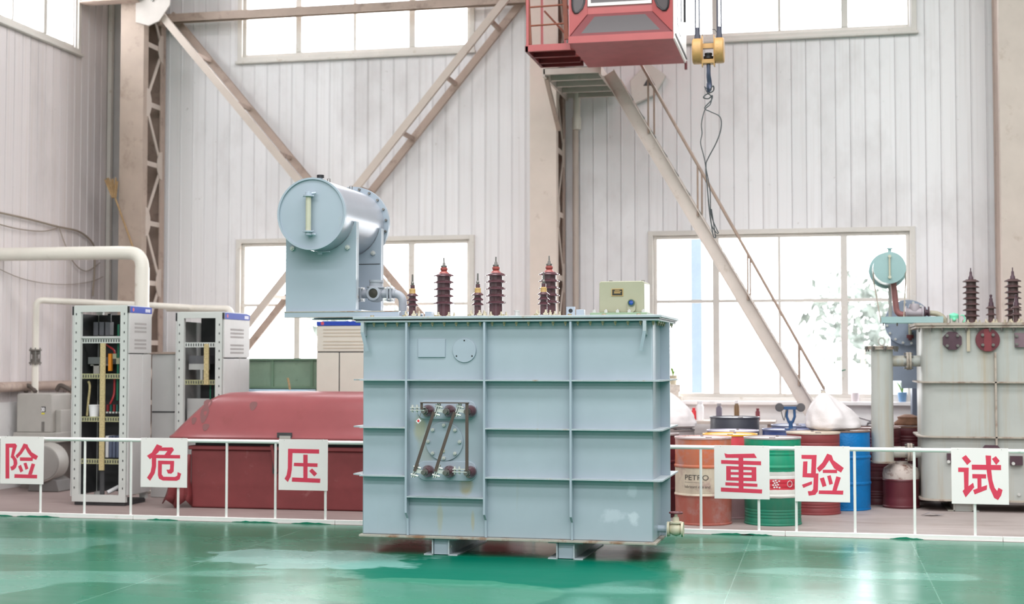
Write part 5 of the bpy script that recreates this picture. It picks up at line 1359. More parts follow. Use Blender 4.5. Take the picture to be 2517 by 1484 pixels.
# lid from rings
def lid_ring(x0, x1, y0, y1, z, r=0.12, n=5):
    pts = []
    for cx, cy, a0 in ((x1 - r, y0 + r, -90), (x1 - r, y1 - r, 0), (x0 + r, y1 - r, 90), (x0 + r, y0 + r, 180)):
        for i in range(n + 1):
            a = R(a0 + 90 * i / n); pts.append((cx + r * math.cos(a), cy + r * math.sin(a), z))
    return pts
rings = [lid_ring(-7.27, HX1 + 0.05, 14.95, 15.87, 0.735), lid_ring(-7.27, HX1 + 0.05, 14.94, 15.88, 0.80), lid_ring(-7.24, HX1 + 0.05, 14.98, 15.86, 0.83),
         lid_ring(-7.17, HX1, 15.03, 15.84, 0.92), lid_ring(-7.03, HX1 - 0.05, 15.1, 15.8, 1.07), lid_ring(-6.92, HX1 - 0.1, 15.17, 15.76, 1.19), lid_ring(-6.82, HX1 - 0.15, 15.25, 15.72, 1.255),
         lid_ring(-6.72, HX1 - 0.2, 15.36, 15.68, 1.29), lid_ring(-6.4, HX1 - 0.3, 15.4, 15.66, 1.305)]
mb = MB(); nn_ = len(rings[0])
vv = []; ff = []
for rg in rings: vv += rg
for i in range(len(rings) - 1):
    for k in range(nn_):
        k2 = (k + 1) % nn_
        ff.append((i * nn_ + k, i * nn_ + k2, (i + 1) * nn_ + k2, (i + 1) * nn_ + k))
ff.append(tuple(range((len(rings) - 1) * nn_, len(rings) * nn_))); ff.append(tuple(reversed(range(nn_))))
mb.add(vv, ff)
build(mb, 'lid', HOOD, hd, 0, None, 50)
build(MB().box(-5.93, -5.76, 14.935, 14.96, 0.805, 0.86), 'latch_recess', DARK, hd)
build(MB().box(-5.90, -5.77, 14.93, 14.95, 0.79, 0.825), 'latch', GREY_PAINT, hd)
build(MB().box(-6.0, -5.95, 14.985, 15.02, 0.40, 0.72), 'handle_slot', DARK, hd)
build(MB().bar((-6.01, 14.98, 0.72), (-5.955, 14.98, 0.42), 0.02, 0.03), 'handle', HOOD_LO, hd)
# grey filler patches sprayed on the lid
PATCH = mk('grey_filler', (126, 82, 82), 0.6)
def lid_pt(x, z):
    prof = [(0.80, 14.94), (0.83, 14.98), (0.92, 15.03), (1.07, 15.1), (1.19, 15.17), (1.255, 15.25)]
    for (za, ya), (zb_, yb_) in zip(prof, prof[1:]):
        if za <= z <= zb_: return ya + (yb_ - ya) * (z - za) / (zb_ - za)
    return 15.25
for px_, pz_, rx_, rz_ in ((-6.87, 1.05, 0.05, 0.09), (-6.86, 1.17, 0.05, 0.05), (-6.3, 1.15, 0.045, 0.05), (-6.82, 0.91, 0.04, 0.04), (-6.98, 0.98, 0.03, 0.04)):
    pts = []
    for k in range(14):
        a = 2 * math.pi * k / 14; q = 1 + 0.12 * math.sin(3 * a)
        z_ = pz_ + rz_ * q * math.sin(a)
        pts.append((px_ + rx_ * q * math.cos(a), lid_pt(0, z_) - 0.003, z_))
    build(MB().add(pts, [tuple(range(14))]), 'filler_patch', PATCH, hd)
# torn corner of the lower skirt
mb = MB()
cols = [(-7.30, 14.92), (-7.24, 14.86), (-7.18, 14.95), (-7.12, 14.88), (-7.05, 14.97), (-7.0, 14.93), (-6.97, 15.0)]
zs_ = [0.02, 0.16, 0.3, 0.45, 0.6]
vv = []
for j, z_ in enumerate(zs_):
    for i, (cx_, cy2) in enumerate(cols):
        t = j / (len(zs_) - 1)
        vv.append((cx_ + t * (-7.02 - cx_) * 0.55 + random.uniform(-0.012, 0.012), cy2 + t * (15.0 - cy2) * 0.7 + random.uniform(-0.015, 0.015), z_ + (0.05 * math.sin(i * 1.7) if j == 0 else 0) + (0.03 if j == 0 else 0)))
nC = len(cols)
ff = [(j * nC + i, j * nC + i + 1, (j + 1) * nC + i + 1, (j + 1) * nC + i) for j in range(len(zs_) - 1) for i in range(nC - 1)]
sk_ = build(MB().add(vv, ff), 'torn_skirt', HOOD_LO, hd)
md = sk_.modifiers.new('thick', 'SOLIDIFY'); md.thickness = 0.012

# broom and cables on the left
bm2 = thing('straw_broom', 'straw broom hung head-up beside the left column', 'broom', (-9.85, 18.5, 3.2))
build(MB().cyl((-9.84, 18.53, 4.0), (-9.5, 18.53, 3.15), 0.014, n=8), 'handle', STRAW, bm2)
mb = MB()
for k in range(26):
    a = random.uniform(-1, 1)
    mb.cyl((-9.85 + a * 0.02, 18.53 + random.uniform(-0.02, 0.02), 3.98), (-9.9 + a * 0.09, 18.53 + random.uniform(-0.04, 0.04), 4.24 + random.uniform(-0.03, 0.03)), 0.012, 0.008, 5)
o_ = build(mb, 'bristles', STRAW, bm2); o_['kind'] = 'stuff'
CABL = mk('wall_cable', (150, 136, 122), 0.6)
XW = XL + 0.035
for pts, r_, lb in (([(XW, 15.9, 3.58), (XW, 17.085, 3.555), (XW, 17.9, 3.52), (XW, 18.5, 3.5), (XW, 18.9, 3.35), (XW, 18.95, 3.1), (XW, 18.9, 2.6)], 0.014, 'thick beige cable running along the left wall towards the corner'),
                    ([(XW, 16.0, 3.46), (XW, 16.8, 3.4), (XW, 17.5, 3.42), (XW, 17.9, 3.5)], 0.008, 'thin sagging cable under the thick one on the left wall'),
                    ([(XW, 17.95, 3.5), (XW, 18.1, 3.3), (XW, 18.35, 3.05), (XW, 18.7, 2.95), (XW, 19.1, 3.1)], 0.007, 'thin looped cable near the left wall corner'),
                    ([(XW, 16.0, 2.95), (XW, 17.0, 2.75), (XW, 18.0, 2.72), (XW, 18.8, 2.8), (XW, 19.2, 2.9)], 0.005, 'very thin low cable across the left wall')):
    o_ = build(MB().tube(smooth(pts), r_, 6), 'wall_cable', CABL, None, 0, pts[0]); tag(o_, lb, 'cable', 'cables on the left wall')
# ------------------------------------------------------------------ right: oil drums
DRIM = mk('drum_rim_steel', (150, 140, 138), 0.45, metal=0.3, var=0.15, scale=12)
def drum(x, y, mat, lid, label, ribs=True, h=0.88, r=0.2875, bung=True):
    t = thing('oil_drum', label, 'drum', (x, y, 0), random.uniform(0, 0.4), 'steel oil drums behind the railing', True)
    pr = [(0.001, 0.012), (r - 0.012, 0.012), (r - 0.006, 0.0), (r + 0.004, 0.0), (r + 0.004, 0.014), (r - 0.002, 0.02)]
    def hoop(z): return [(r, z - 0.02), (r + 0.008, z - 0.008), (r + 0.009, z), (r + 0.008, z + 0.008), (r, z + 0.02)]
    if ribs:
        for z in (0.07, 0.10, 0.13, 0.16): pr += [(r - 0.002, z - 0.008), (r - 0.006, z), (r - 0.002, z + 0.008)]
    pr += hoop(0.295)
    if ribs:
        for z in (0.38, 0.42, 0.46, 0.50): pr += [(r - 0.001, z - 0.01), (r - 0.004, z), (r - 0.001, z + 0.01)]
    pr += hoop(0.585)
    if ribs:
        for z in (0.70, 0.735, 0.77): pr += [(r - 0.002, z - 0.008), (r - 0.006, z), (r - 0.002, z + 0.008)]
    pr += [(r - 0.002, h - 0.02), (r - 0.004, h - 0.015), (0.001, h - 0.015)]
    build(MB().lathe(pr, n=40), 'body', mat, t, 0, None, 30)
    build(MB().lathe([(r - 0.004, h - 0.02), (r + 0.005, h - 0.016), (r + 0.005, h), (r - 0.008, h), (r - 0.012, h - 0.014)], n=40), 'rim', lid if lid is not DRIM else DRIM, t)
    build(MB().lathe([(r - 0.011, h - 0.012), (0.12, h - 0.010), (0.001, h - 0.008)], n=36), 'lid', lid, t)
    if bung:
        build(MB().cyl((0.0, -0.2, h - 0.01), (0.0, -0.2, h + 0.006), 0.032, n=14), 'bung', DRIM, t)
        build(MB().cyl((0.05, 0.21, h - 0.01), (0.05, 0.21, h + 0.004), 0.016, n=10), 'vent_plug', DRIM, t)
    return t
RUSTY = ((150, 96, 72), 0.56, 0.72, 7.0)
D_OR = bands_mat('drum_orange_cream', [(0.0, (168, 88, 74)), (0.30, (218, 204, 182)), (0.575, (196, 104, 68))], 0.5, ((172, 136, 132), 0.52, 0.72, 5.0), 0.4)
LID_PINK = mk('dusty_pink_lid', (206, 180, 178), 0.6, var=0.1, scale=8, dirt=((150, 100, 76), 0.58, 0.72, 6.0))
d1 = drum(-1.205, 14.74, D_OR, LID_PINK, 'orange oil drum with a cream lettered band, nearest the transformer', False)
# lettering wrapped round the cream band
def wrap_text(parent, body, size, z, a_left, r, off, mat, name, sx=1.0):
    vs, fs = text_mb(body, size, off)
    # angle measured from -Y, positive towards +X, in the drum's turned frame
    rz = parent.rotation_euler.z
    out = []
    for a, b in vs:
        an = a_left + a * sx / r - rz
        out.append((math.sin(an) * r, -math.cos(an) * r, z + b))
    return build(MB().add(out, fs), name, mat, parent)
LETTER = mk('faded_black_print', (84, 76, 72), 0.6)
wrap_text(d1, 'PETRO', 0.075, 0.455, -0.62, 0.2905, 0.0, LETTER, 'lettering', 1.15)
wrap_text(d1, 'lubricant oils and', 0.04, 0.375, -0.62, 0.2905, 0.0, LETTER, 'small_lettering', 1.0)
wrap_text(d1, '________', 0.04, 0.435, -0.62, 0.2905, 0.0, LETTER, 'underline', 1.3)
D_GR = bands_mat('drum_green_white', [(0.0, (40, 130, 104)), (0.285, (222, 222, 216)), (0.365, (204, 52, 70)), (0.47, (226, 226, 222)), (0.545, (0, 146, 110))], 0.45, ((190, 192, 188), 0.7, 0.85, 6.0), 0.3, 0.15)
d2 = drum(-0.508, 14.85, D_GR, mk('grey_lid', (170, 160, 160), 0.5, var=0.1), 'green oil drum with white and red bands between two signs')
mb = MB(); rz = d2.rotation_euler.z
for i, (aa, zz) in enumerate(((0.06, 0.45), (0.14, 0.455), (0.10, 0.43), (0.18, 0.435), (0.05, 0.41), (0.14, 0.41), (0.22, 0.415), (0.09, 0.388), (0.18, 0.39), (0.26, 0.45), (0.27, 0.385))):
    pts = []
    for k in range(8):
        a = 2 * math.pi * k / 8
        an = aa + 0.035 * math.cos(a) - rz
        pts.append((math.sin(an) * 0.2895, -math.cos(an) * 0.2895, zz + 0.008 * math.sin(a)))
    mb.add(pts, [tuple(range(8))])
build(mb, 'print_marks', WHITE_PLASTIC, d2)
pts = []
for k in range(24):
    a = 2 * math.pi * k / 24; an = 0.66 + 0.1 * math.cos(a) - rz
    pts.append((math.sin(an) * 0.2895, -math.cos(an) * 0.2895, 0.42 + 0.03 * math.sin(a)))
build(MB().tube(pts, 0.003, 5, True), 'round_emblem', WHITE_PLASTIC, d2)
D_MR = mk('drum_maroon', (134, 58, 60), 0.5, var=0.08, dirt=((170, 120, 112), 0.66, 0.82, 6.0))
drum(-0.107, 15.98, D_MR, mk('cream_lid', (206, 192, 176), 0.6, var=0.06), 'maroon oil drum behind the sign with character 验')
D_BL = mk('drum_blue', (0, 108, 172), 0.45, var=0.14, dirt=((90, 112, 140), 0.62, 0.8, 5.0), bump=0.6, spec=0.35)
drum(0.228, 16.5, D_BL, mk('blue_lid_rust', (128, 104, 92), 0.6), 'bright blue dented oil drum next to the grey radiator pipe', False)
D_RD = bands_mat('drum_red_mauve', [(0.0, (188, 156, 162)), (0.585, (204, 48, 64))], 0.45)
drum(-0.973, 15.42, D_RD, mk('yellow_lid', (236, 176, 52), 0.45, var=0.05), 'red oil drum with yellow lid between the orange and green drums', False)
D_BK = mk('drum_black', (58, 60, 70), 0.4, var=0.1)
drum(-0.992, 16.2, D_BK, mk('silver_lid', (196, 190, 204), 0.35, metal=0.3), 'black oil drum with a silvery lid behind the yellow lid', False)
dk = drum(-1.017, 17.0, D_BK, mk('dark_lid', (70, 70, 80), 0.4), 'black oil drum farthest back behind the silvery lid', False, 1.0)
D_DB = mk('drum_navy', (46, 64, 118), 0.4, var=0.1)
drum(-0.394, 16.62, D_DB, mk('navy_lid', (110, 116, 150), 0.4), 'navy blue oil drum in front, under the blue forked stand', False)
drum(-0.315, 17.28, D_DB, mk('steel_blue_lid', (150, 156, 180), 0.4), 'navy blue oil drum farther back at the stair foot', False, 0.9)
D_DM = mk('drum_dark_maroon', (94, 36, 44), 0.45, var=0.1)
drum(1.0, 17.76, D_DM, mk('brown_lid', (120, 84, 70), 0.6), 'dark maroon oil drum behind the radiator pipe, rag on top', True)
drum(0.60, 17.27, D_DM, mk('brown_lid2', (110, 74, 66), 0.6), 'dark maroon oil drum hidden behind the radiator pipe foot', True)
drum(-1.80, 15.35, mk('drum_dark_red', (84, 30, 36), 0.45), mk('grey_lid2', (160, 150, 150), 0.5), 'dark red oil drum half hidden behind the transformer edge', False)
drum(-1.72, 16.35, mk('drum_grey', (150, 140, 140), 0.5), DRIM, 'grey oil drum under the white sack by the transformer edge', False)
rg_ = build(MB().lathe([(0.16, 0), (0.17, 0.03), (0.12, 0.07), (0.13, 0.1), (0.05, 0.13), (0.001, 0.13)], (1.0, 17.74, 0.885), (0, 0, 1), 11), 'brown_rag', mk('brown_rag_cloth', (128, 92, 72), 0.9, var=0.2, scale=12), None, 0, (1.0, 17.74, 0.885), 80); tag(rg_, 'crumpled brown rag on the dark maroon drum', 'rag')
# squat drum with a rusty white dome
sq = thing('oil_pot', 'squat dark maroon pot with a rusty white domed top by the radiator foot', 'pot', (0.86, 16.78, 0))
build(MB().lathe([(0.001, 0.0), (0.2, 0.0), (0.208, 0.02), (0.2, 0.03), (0.2, 0.1), (0.195, 0.12), (0.2, 0.14), (0.2, 0.3), (0.208, 0.31), (0.2, 0.325), (0.001, 0.325)], (0.86, 16.78, 0), (0, 0, 1), 36), 'pot_body', D_DM, sq)
build(MB().lathe([(0.2, 0.325), (0.205, 0.38), (0.19, 0.44), (0.13, 0.485), (0.08, 0.495), (0.08, 0.515), (0.001, 0.515)], (0.86, 16.78, 0), (0, 0, 1), 36), 'dome', mk('rusty_white_dome', (200, 188, 180), 0.6, var=0.08, dirt=((120, 84, 70), 0.5, 0.66, 14.0)), sq)

# white tied plastic bag on the drums
from mathutils import noise as mnoise
def sack(name, cx, cy, z0, rx, ry, h, label, mat, lean=-0.06, seed=3, stretch=0.0):
    # height profile sampled finely, then creased with ridged noise; lean shifts the knot, stretch slumps one side
    key = [(0.0, 0.80), (0.05, 0.97), (0.14, 1.0), (0.3, 0.95), (0.48, 0.80), (0.64, 0.60), (0.78, 0.38), (0.88, 0.18), (0.93, 0.075), (0.96, 0.08), (1.0, 0.12)]
    def rad(t):
        for (ta, ra), (tb, rb) in zip(key, key[1:]):
            if ta <= t <= tb: return ra + (rb - ra) * (t - ta) / (tb - ta)
        return 0.12
    n, m_ = 64, 34
    vv = []; ff = []
    sd = Vector((seed * 3.1, seed * 1.7, seed * 0.9))
    for j in range(m_ + 1):
        t = j / m_
        for k in range(n):
            a = 2 * math.pi * k / n
            d = Vector((math.cos(a), math.sin(a), t * 1.3))
            q = mnoise.noise(d * 2.2 + sd)
            rdg = 1 - abs(mnoise.noise(Vector((math.cos(a) * 3.2, math.sin(a) * 3.2, t * 1.1)) + sd)) * 2
            fine = 1 - abs(mnoise.noise(Vector((math.cos(a) * 6, math.sin(a) * 6, t * 4)) + sd * 2)) * 2
            w = 1 + 0.12 * q + 0.05 * rdg * (0.6 + t) + 0.025 * fine
            r = rad(t) * w
            x = cx + rx * r * math.cos(a) * (1 + stretch * max(0, math.cos(a)) * (1 - t)) + lean * t ** 1.2
            vv.append((x, cy + ry * r * math.sin(a), z0 + h * t + (0.02 * q if 0.08 < t < 0.85 else 0)))
    for j in range(m_):
        for k in range(n):
            k2 = (k + 1) % n
            ff.append((j * n + k, j * n + k2, (j + 1) * n + k2, (j + 1) * n + k))
    ff.append(tuple(reversed(range(n)))); ff.append(tuple(range(m_ * n, (m_ + 1) * n)))
    t_ = thing(name, label, 'bag', (cx, cy, z0))
    build(MB().add(vv, ff), 'bag_body', mat, t_, 0, None, 40)
    tx = cx + lean * 0.93
    build(MB().tube([(tx + 0.1 * rx * math.cos(i * 0.5236), cy + 0.1 * ry * math.sin(i * 0.5236), z0 + h * 0.935) for i in range(12)], 0.006, 6, True), 'tie', CREAM, t_)
    return t_
sack('white_bag', 0.08, 16.42, 0.885, 0.26, 0.24, 0.45, 'tied white plastic bag lying on the maroon and blue drums', BAG, -0.08, 3, 0.35)
sack('white_sack', -1.74, 16.4, 0.885, 0.33, 0.25, 0.48, 'white woven sack standing just behind the transformer edge', mk('white_sack_cloth', (224, 218, 218), 0.7, var=0.06, scale=8), -0.1, 9, 0.0)
# blue forked cast stand with two dark discs
bfs = thing('blue_fork_stand', 'blue forked iron stand with two dark discs on the navy drum', 'tool', (-0.36, 16.62, 0.88))
build(MB().lathe([(0.07, 0), (0.07, 0.015), (0.025, 0.02), (0.022, 0.1)], (-0.36, 16.62, 0.872), (0, 0, 1), 18), 'foot', BLUE_TOOL, bfs)
build(MB().tube([(-0.36 - 0.04, 16.62, 1.12), (-0.36 - 0.045, 16.62, 1.02), (-0.36 - 0.02, 16.62, 0.955), (-0.36, 16.62, 0.945), (-0.36 + 0.02, 16.62, 0.955), (-0.36 + 0.045, 16.62, 1.02), (-0.36 + 0.04, 16.62, 1.12)], 0.016, 8).box(-0.47, -0.25, 16.6, 16.64, 1.1, 1.135), 'fork', BLUE_TOOL, bfs)
for xx in (-0.485, -0.245):
    build(MB().lathe([(0.045, 0), (0.05, 0.012), (0.045, 0.024), (0.001, 0.026)], (xx, 16.61, 1.125), (0, -1, 0), 20), 'disc', mk('dark_rubber', (84, 82, 84), 0.6), bfs)
build(MB().tube(smooth([(-0.47, 16.6, 1.1), (-0.45, 16.58, 1.02), (-0.43, 16.59, 0.98), (-0.42, 16.6, 1.06), (-0.4, 16.6, 1.1)]), 0.006, 5), 'chain', STEEL, bfs)
# bench with bottles under the window
wbn = thing('bottle_bench', 'low pale bench under the window holding bottles', 'bench', (-1.45, 18.85, 0))
build(MB().box(-2.3, -0.6, 18.6, 19.2, 0.84, 0.88), 'bench_top', BEIGE, wbn, 0.004)
for xx in (-2.25, -0.7):
    for yy in (18.65, 19.1):
        build(MB().box(xx, xx + 0.05, yy, yy + 0.05, 0, 0.84), 'leg', BEIGE_DK, wbn)
def bottle(x, y, h, r, m_, capm, label):
    o_ = thing('spray_bottle', label, 'bottle', (x, y, 0.88), 0, 'bottles on the bench under the window')
    build(MB().lathe([(0.001, 0), (r, 0), (r, h * 0.72), (r * 0.6, h * 0.84), (r * 0.55, h * 0.86)], (x, y, 0.88), (0, 0, 1), 14), 'bottle_body', m_, o_)
    build(MB().lathe([(r * 0.7, h * 0.85), (r * 0.7, h), (0.001, h)], (x, y, 0.88), (0, 0, 1), 12), 'cap', capm, o_)
bottle(-1.85, 18.9, 0.2, 0.04, WHITE_PLASTIC, mk('clear_grey_cap', (160, 156, 160), 0.3), 'small clear bottle, first from the white sack')
bottle(-1.66, 18.85, 0.16, 0.03, RED_PLASTIC, RED_PLASTIC, 'small red bottle beside the tall white bottle')
bottle(-1.58, 18.85, 0.25, 0.05, WHITE_PLASTIC, WHITE_PLASTIC, 'tall white bottle on the bench beside the small red one')
bottle(-1.33, 18.85, 0.22, 0.04, mk('grey_bottle', (104, 96, 112), 0.4), mk('clear_grey_cap', (160, 156, 160), 0.3), 'dark grey bottle on the bench left of the brown one')
bottle(-1.10, 18.85, 0.26, 0.035, mk('brown_bottle', (120, 92, 60), 0.35), WHITE_PLASTIC, 'brown bottle with white cap above the black drum')
bottle(-0.83, 18.85, 0.16, 0.03, mk('wine_bottle', (120, 40, 50), 0.35), mk('wine_bottle', (120, 40, 50), 0.35), 'short wine red bottle behind the black drum rim')
# things on the window ledge
def pot_plant(x, y, z, label, m_, n=6, hh=0.2):
    t = thing('potted_plant', label, 'plant', (x, y, z))
    build(MB().lathe([(0.001, 0), (0.045, 0), (0.06, 0.11), (0.064, 0.11), (0.064, 0.125), (0.05, 0.125), (0.048, 0.1), (0.001, 0.1)], (x, y, z), (0, 0, 1), 18), 'pot', m_, t)
    rnd = random.Random(int(x * 100))
    for k in range(n):
        a = rnd.uniform(0, 6.28); l = rnd.uniform(0.6, 1.0) * hh; sp = rnd.uniform(0.03, 0.12)
        p0 = Vector((x, y, z + 0.1)); p1 = p0 + Vector((math.cos(a) * sp * 0.4, math.sin(a) * sp * 0.3, l * 0.6)); p2 = p0 + Vector((math.cos(a) * sp, math.sin(a) * sp * 0.5, l))
        side = Vector((-math.sin(a), math.cos(a), 0)) * 0.012
        side = Vector((0.012, 0, 0.006)) if abs(math.cos(a)) < 0.6 else Vector((0.004, 0.01, 0.012))
        mb = MB().add([p0 - side * 0.3, p0 + side * 0.3, p1 + side, p2, p1 - side], [(0, 1, 2, 3, 4)])
        build(mb, 'leaf', LEAF, t)
LZ = DADO
pot_plant(1.02, 19.335, LZ, 'small plant in a blue pot on the ledge left of the grey tank', mk('blue_pot', (120, 160, 200), 0.4))
pot_plant(-1.98, 19.34, LZ + 0.22, 'green plant on stacked papers at the staircase window corner', CREAM, 7, 0.16)
pb = build(MB().box(-2.2, -1.86, 19.275, 19.395, LZ, LZ + 0.06).box(-2.17, -1.9, 19.28, 19.39, LZ + 0.06, LZ + 0.12).box(-2.2, -1.88, 19.275, 19.39, LZ + 0.12, LZ + 0.22), 'paper_stack', mk('paper_stack_white', (222, 214, 204), 0.7, var=0.2, scale=30), None, 0, (-2.03, 19.33, LZ)); tag(pb, 'stacked papers on the ledge at the window corner', 'papers')
cu = build(MB().lathe([(0.001, 0), (0.05, 0), (0.055, 0.12), (0.05, 0.12), (0.046, 0.01)], (0.42, 19.335, LZ), (0, 0, 1), 18), 'paper_cup', mk('cup_pinkish', (224, 214, 218), 0.5), None, 0, (0.42, 19.335, LZ)); tag(cu, 'pale cup on the window ledge right of the stair foot', 'cup')
gwire = build(MB().tube(smooth([(0.0, 19.33, LZ), (0.03, 19.33, LZ + 0.2), (0.12, 19.33, LZ + 0.36), (0.3, 19.33, LZ + 0.42)]), 0.008, 6), 'green_wire', CABLE_GREEN, None, 0, (0.0, 19.33, LZ)); tag(gwire, 'bent green wire standing on the window ledge', 'wire')
# scrap heap behind the bag
SCR = mk('scrap_dark', (84, 78, 80), 0.6, var=0.2); SCR2 = mk('scrap_grey', (150, 144, 146), 0.6, var=0.15)
hb = thing('scrap_rack', 'dark steel rack carrying scrap behind the white bag', 'rack', (0.45, 18.85, 0))
build(MB().box(0.05, 0.85, 18.55, 19.15, 0.78, 0.82), 'shelf', SCR, hb)
for xx in (0.07, 0.8):
    for yy in (18.57, 19.1):
        build(MB().box(xx, xx + 0.035, yy, yy + 0.035, 0, 0.78), 'leg', SCR, hb)
for c_, a, l, w_, m_, lb in (((0.25, 18.68, 0.95), -0.75, 0.2, 0.12, SCR, 'dark scrap plate sloping down from the white bag'),
                             ((0.45, 18.82, 0.93), -0.45, 0.22, 0.1, SCR2, 'long grey scrap strip lying aslant beside the white bag'),
                             ((0.62, 18.95, 0.91), 1.1, 0.16, 0.14, SCR2, 'grey scrap sheet standing upright next to the radiator pipe'),
                             ((0.68, 18.72, 0.87), 0.1, 0.13, 0.12, SCR, 'short dark scrap plate lying flat by the radiator pipe')):
    c_ = Vector(c_); dv_ = Vector((l * math.cos(a), 0, l * math.sin(a) * 0.6))
    o_ = build(MB().bar(c_ - dv_, c_ + dv_, w_, 0.018), 'scrap_plate', m_, None, 0, (c_.x, c_.y, 0.82))
    tag(o_, lb, 'scrap', 'scrap plates on the rack')

# ------------------------------------------------------------------ right transformer
Q = thing('old_transformer', 'weathered grey transformer with rust streaks behind the rightmost sign', 'transformer', (2.2, 16.9, 0))
QX0, QX1, QY0, QY1 = 1.075, 3.4, 16.4, 17.4
def rtank(x0, x1, y0, y1, r, z0, z1, n=6):
    return MB().prism([(u, v) for u, v in rrect(x0, x1, y0, y1, r, n)], 'xy', z0, z1)
build(rtank(QX0, QX1, QY0, QY1, 0.16, 0.13, 2.03), 'tank', OLD_TANK, Q)
build(rtank(QX0 - 0.03, QX1 + 0.03, QY0 - 0.03, QY1 + 0.03, 0.17, 0.115, 0.135), 'base_rim', OLD_EDGE, Q)
build(rtank(QX0 - 0.06, QX1 + 0.06, QY0 - 0.07, QY1 + 0.07, 0.1, 2.02, 2.04), 'tank_flange', OLD_EDGE, Q)
build(rtank(QX0 - 0.075, QX1 + 0.07, QY0 - 0.08, QY1 + 0.08, 0.1, 2.046, 2.075), 'cover', OLD_EDGE, Q)
for z in (1.42, 0.818):
    build(rtank(QX0 - 0.05, QX1 + 0.05, QY0 - 0.05, QY1 + 0.05, 0.18, z - 0.008, z + 0.008), 'rib', OLD_EDGE, Q)
for xx in (1.852, 2.6):
    build(MB().box(xx - 0.01, xx + 0.01, QY0 - 0.05, QY0 + 0.01, 0.14, 1.75 if xx < 2 else 2.02), 'stiffener', OLD_EDGE, Q)
ob = MB().cyl((0, 0, -0.045), (0, 0, 0.0), 0.008, n=8).cyl((0, 0, -0.028), (0, 0, 0), 0.016, n=6).mesh('bolt', STEEL)
for k in range(18):
    inst(ob, 'bolt', Q, (1.05 + k * 0.125, QY0 - 0.045, 2.02))
def disc_plate(x, z, r, m_, n, label, pos, bolts, off=0.0):
    dp_ = build(MB().lathe([(r, 0), (r, 0.03), (0.001, 0.032)], (x, QY0 - 0.01, z), (0, -1, 0), n, off), label, m_, Q)
    bm_ = MB().cyl((0, 0, 0), (0, -0.02, 0), 0.017, n=12).cyl((0, -0.02, 0), (0, -0.028, 0), 0.01, n=8).mesh('cap_nut', STEEL)
    for dx, dz in bolts:
        inst(bm_, 'cap_nut', dp_, (x + dx, QY0 - 0.042, z + dz))
    return dp_
disc_plate(1.402, 1.878, 0.108, PURPLE, 8, 'blank_flange', 0, [(-0.056, 0.056), (0.056, 0.056), (-0.056, -0.056), (0.056, -0.056)], R(22.5))
rd = disc_plate(1.775, 1.885, 0.128, mk('maroon_disc', (98, 42, 50), 0.5, var=0.1), 32, 'red_flange', 0, [(-0.055, 0.055), (0.055, 0.055), (-0.055, -0.055), (0.055, -0.055)])
build(MB().box(1.735, 1.815, QY0 - 0.0445, QY0 - 0.041, 1.762, 2.008), 'paint_stripe', mk('brick_red_paint', (122, 48, 54), 0.5), rd)
disc_plate(2.135, 1.882, 0.11, mk('mauve_plate', (122, 100, 108), 0.5), 4, 'square_flange', 0, [(-0.06, 0.045), (-0.06, -0.045)], R(45))
build(MB().box(1.555, 1.59, QY0 - 0.03, QY0 - 0.02, 1.76, 2.03), 'wood_strip', mk('wood_strip', (176, 166, 146), 0.7, var=0.2), Q)
build(MB().prism([(1.70, 0.70), (1.67, 0.63), (1.94, 0.63), (1.89, 0.70), (1.86, 0.735), (1.73, 0.735)], 'xz', QY0 - 0.055, QY0 - 0.03), 'bracket_plate', PURPLE, Q)
build(MB().box(1.33, 1.42, QY0 - 0.05, QY0 - 0.01, 0.54, 0.64), 'bracket_plate', PURPLE, Q)
build(MB().box(1.99, 2.12, QY0 - 0.05, QY0 - 0.01, 0.52, 0.62), 'bracket_plate', PURPLE, Q)
build(MB().cyl((1.345, QY0 - 0.07, 0.55), (1.345, QY0 - 0.03, 0.55), 0.018, n=10).cyl((2.02, QY0 - 0.07, 0.54), (2.02, QY0 - 0.03, 0.54), 0.018, n=10).cyl((2.08, QY0 - 0.02, 0.2), (2.08, QY0, 0.2), 0.016, n=10), 'bracket_bolt', GALV, Q)
for xx in (1.40, 2.5):
    build(MB().box(xx, xx + 0.012, QY0 + 0.05, QY1 - 0.05, 0.0, 0.118).box(xx + 0.2, xx + 0.212, QY0 + 0.05, QY1 - 0.05, 0.0, 0.118).box(xx - 0.06, xx + 0.012, QY0 + 0.05, QY1 - 0.05, 0, 0.01).box(xx + 0.2, xx + 0.272, QY0 + 0.05, QY1 - 0.05, 0, 0.01).box(xx + 0.012, xx + 0.2, QY0 + 0.07, QY0 + 0.08, 0.0, 0.118), 'foot_channel', OLD_TANK, Q)
# tube radiator on the left with connecting pipes
rx_, ry_ = 0.655, 16.6
ra = build(MB().lathe([(0.001, 0.53), (0.122, 0.53), (0.122, 1.79), (0.001, 1.79)], (rx_, ry_, 0), (0, 0, 1), 32), 'radiator_pipe', OLD_TANK, Q)
build(MB().lathe([(0.16, 1.785), (0.16, 1.80), (0.15, 1.80), (0.15, 1.805), (0.16, 1.806), (0.16, 1.822), (0.001, 1.826)], (rx_, ry_, 0), (0, 0, 1), 32), 'radiator_flange', OLD_EDGE, ra)
build(MB().lathe([(0.135, 0.51), (0.14, 0.53), (0.001, 0.531)], (rx_, ry_, 0), (0, 0, 1), 32), 'radiator_foot', OLD_EDGE, ra)
build(MB().tube([(rx_ + 0.035 * math.cos(R(20 * k)), ry_ - 0.02, 1.875 + 0.042 * math.sin(R(20 * k))) for k in range(18)], 0.009, 8, True), 'lifting_ring', OLD_TANK, ra)
for k in range(8):
    a = R(45 * k + 10)
    inst(ob, 'flange_bolt', ra, (rx_ + 0.172 * math.cos(a), ry_ + 0.172 * math.sin(a), 1.82), (0, 0, 0), (1.3, 1.3, 1.3))
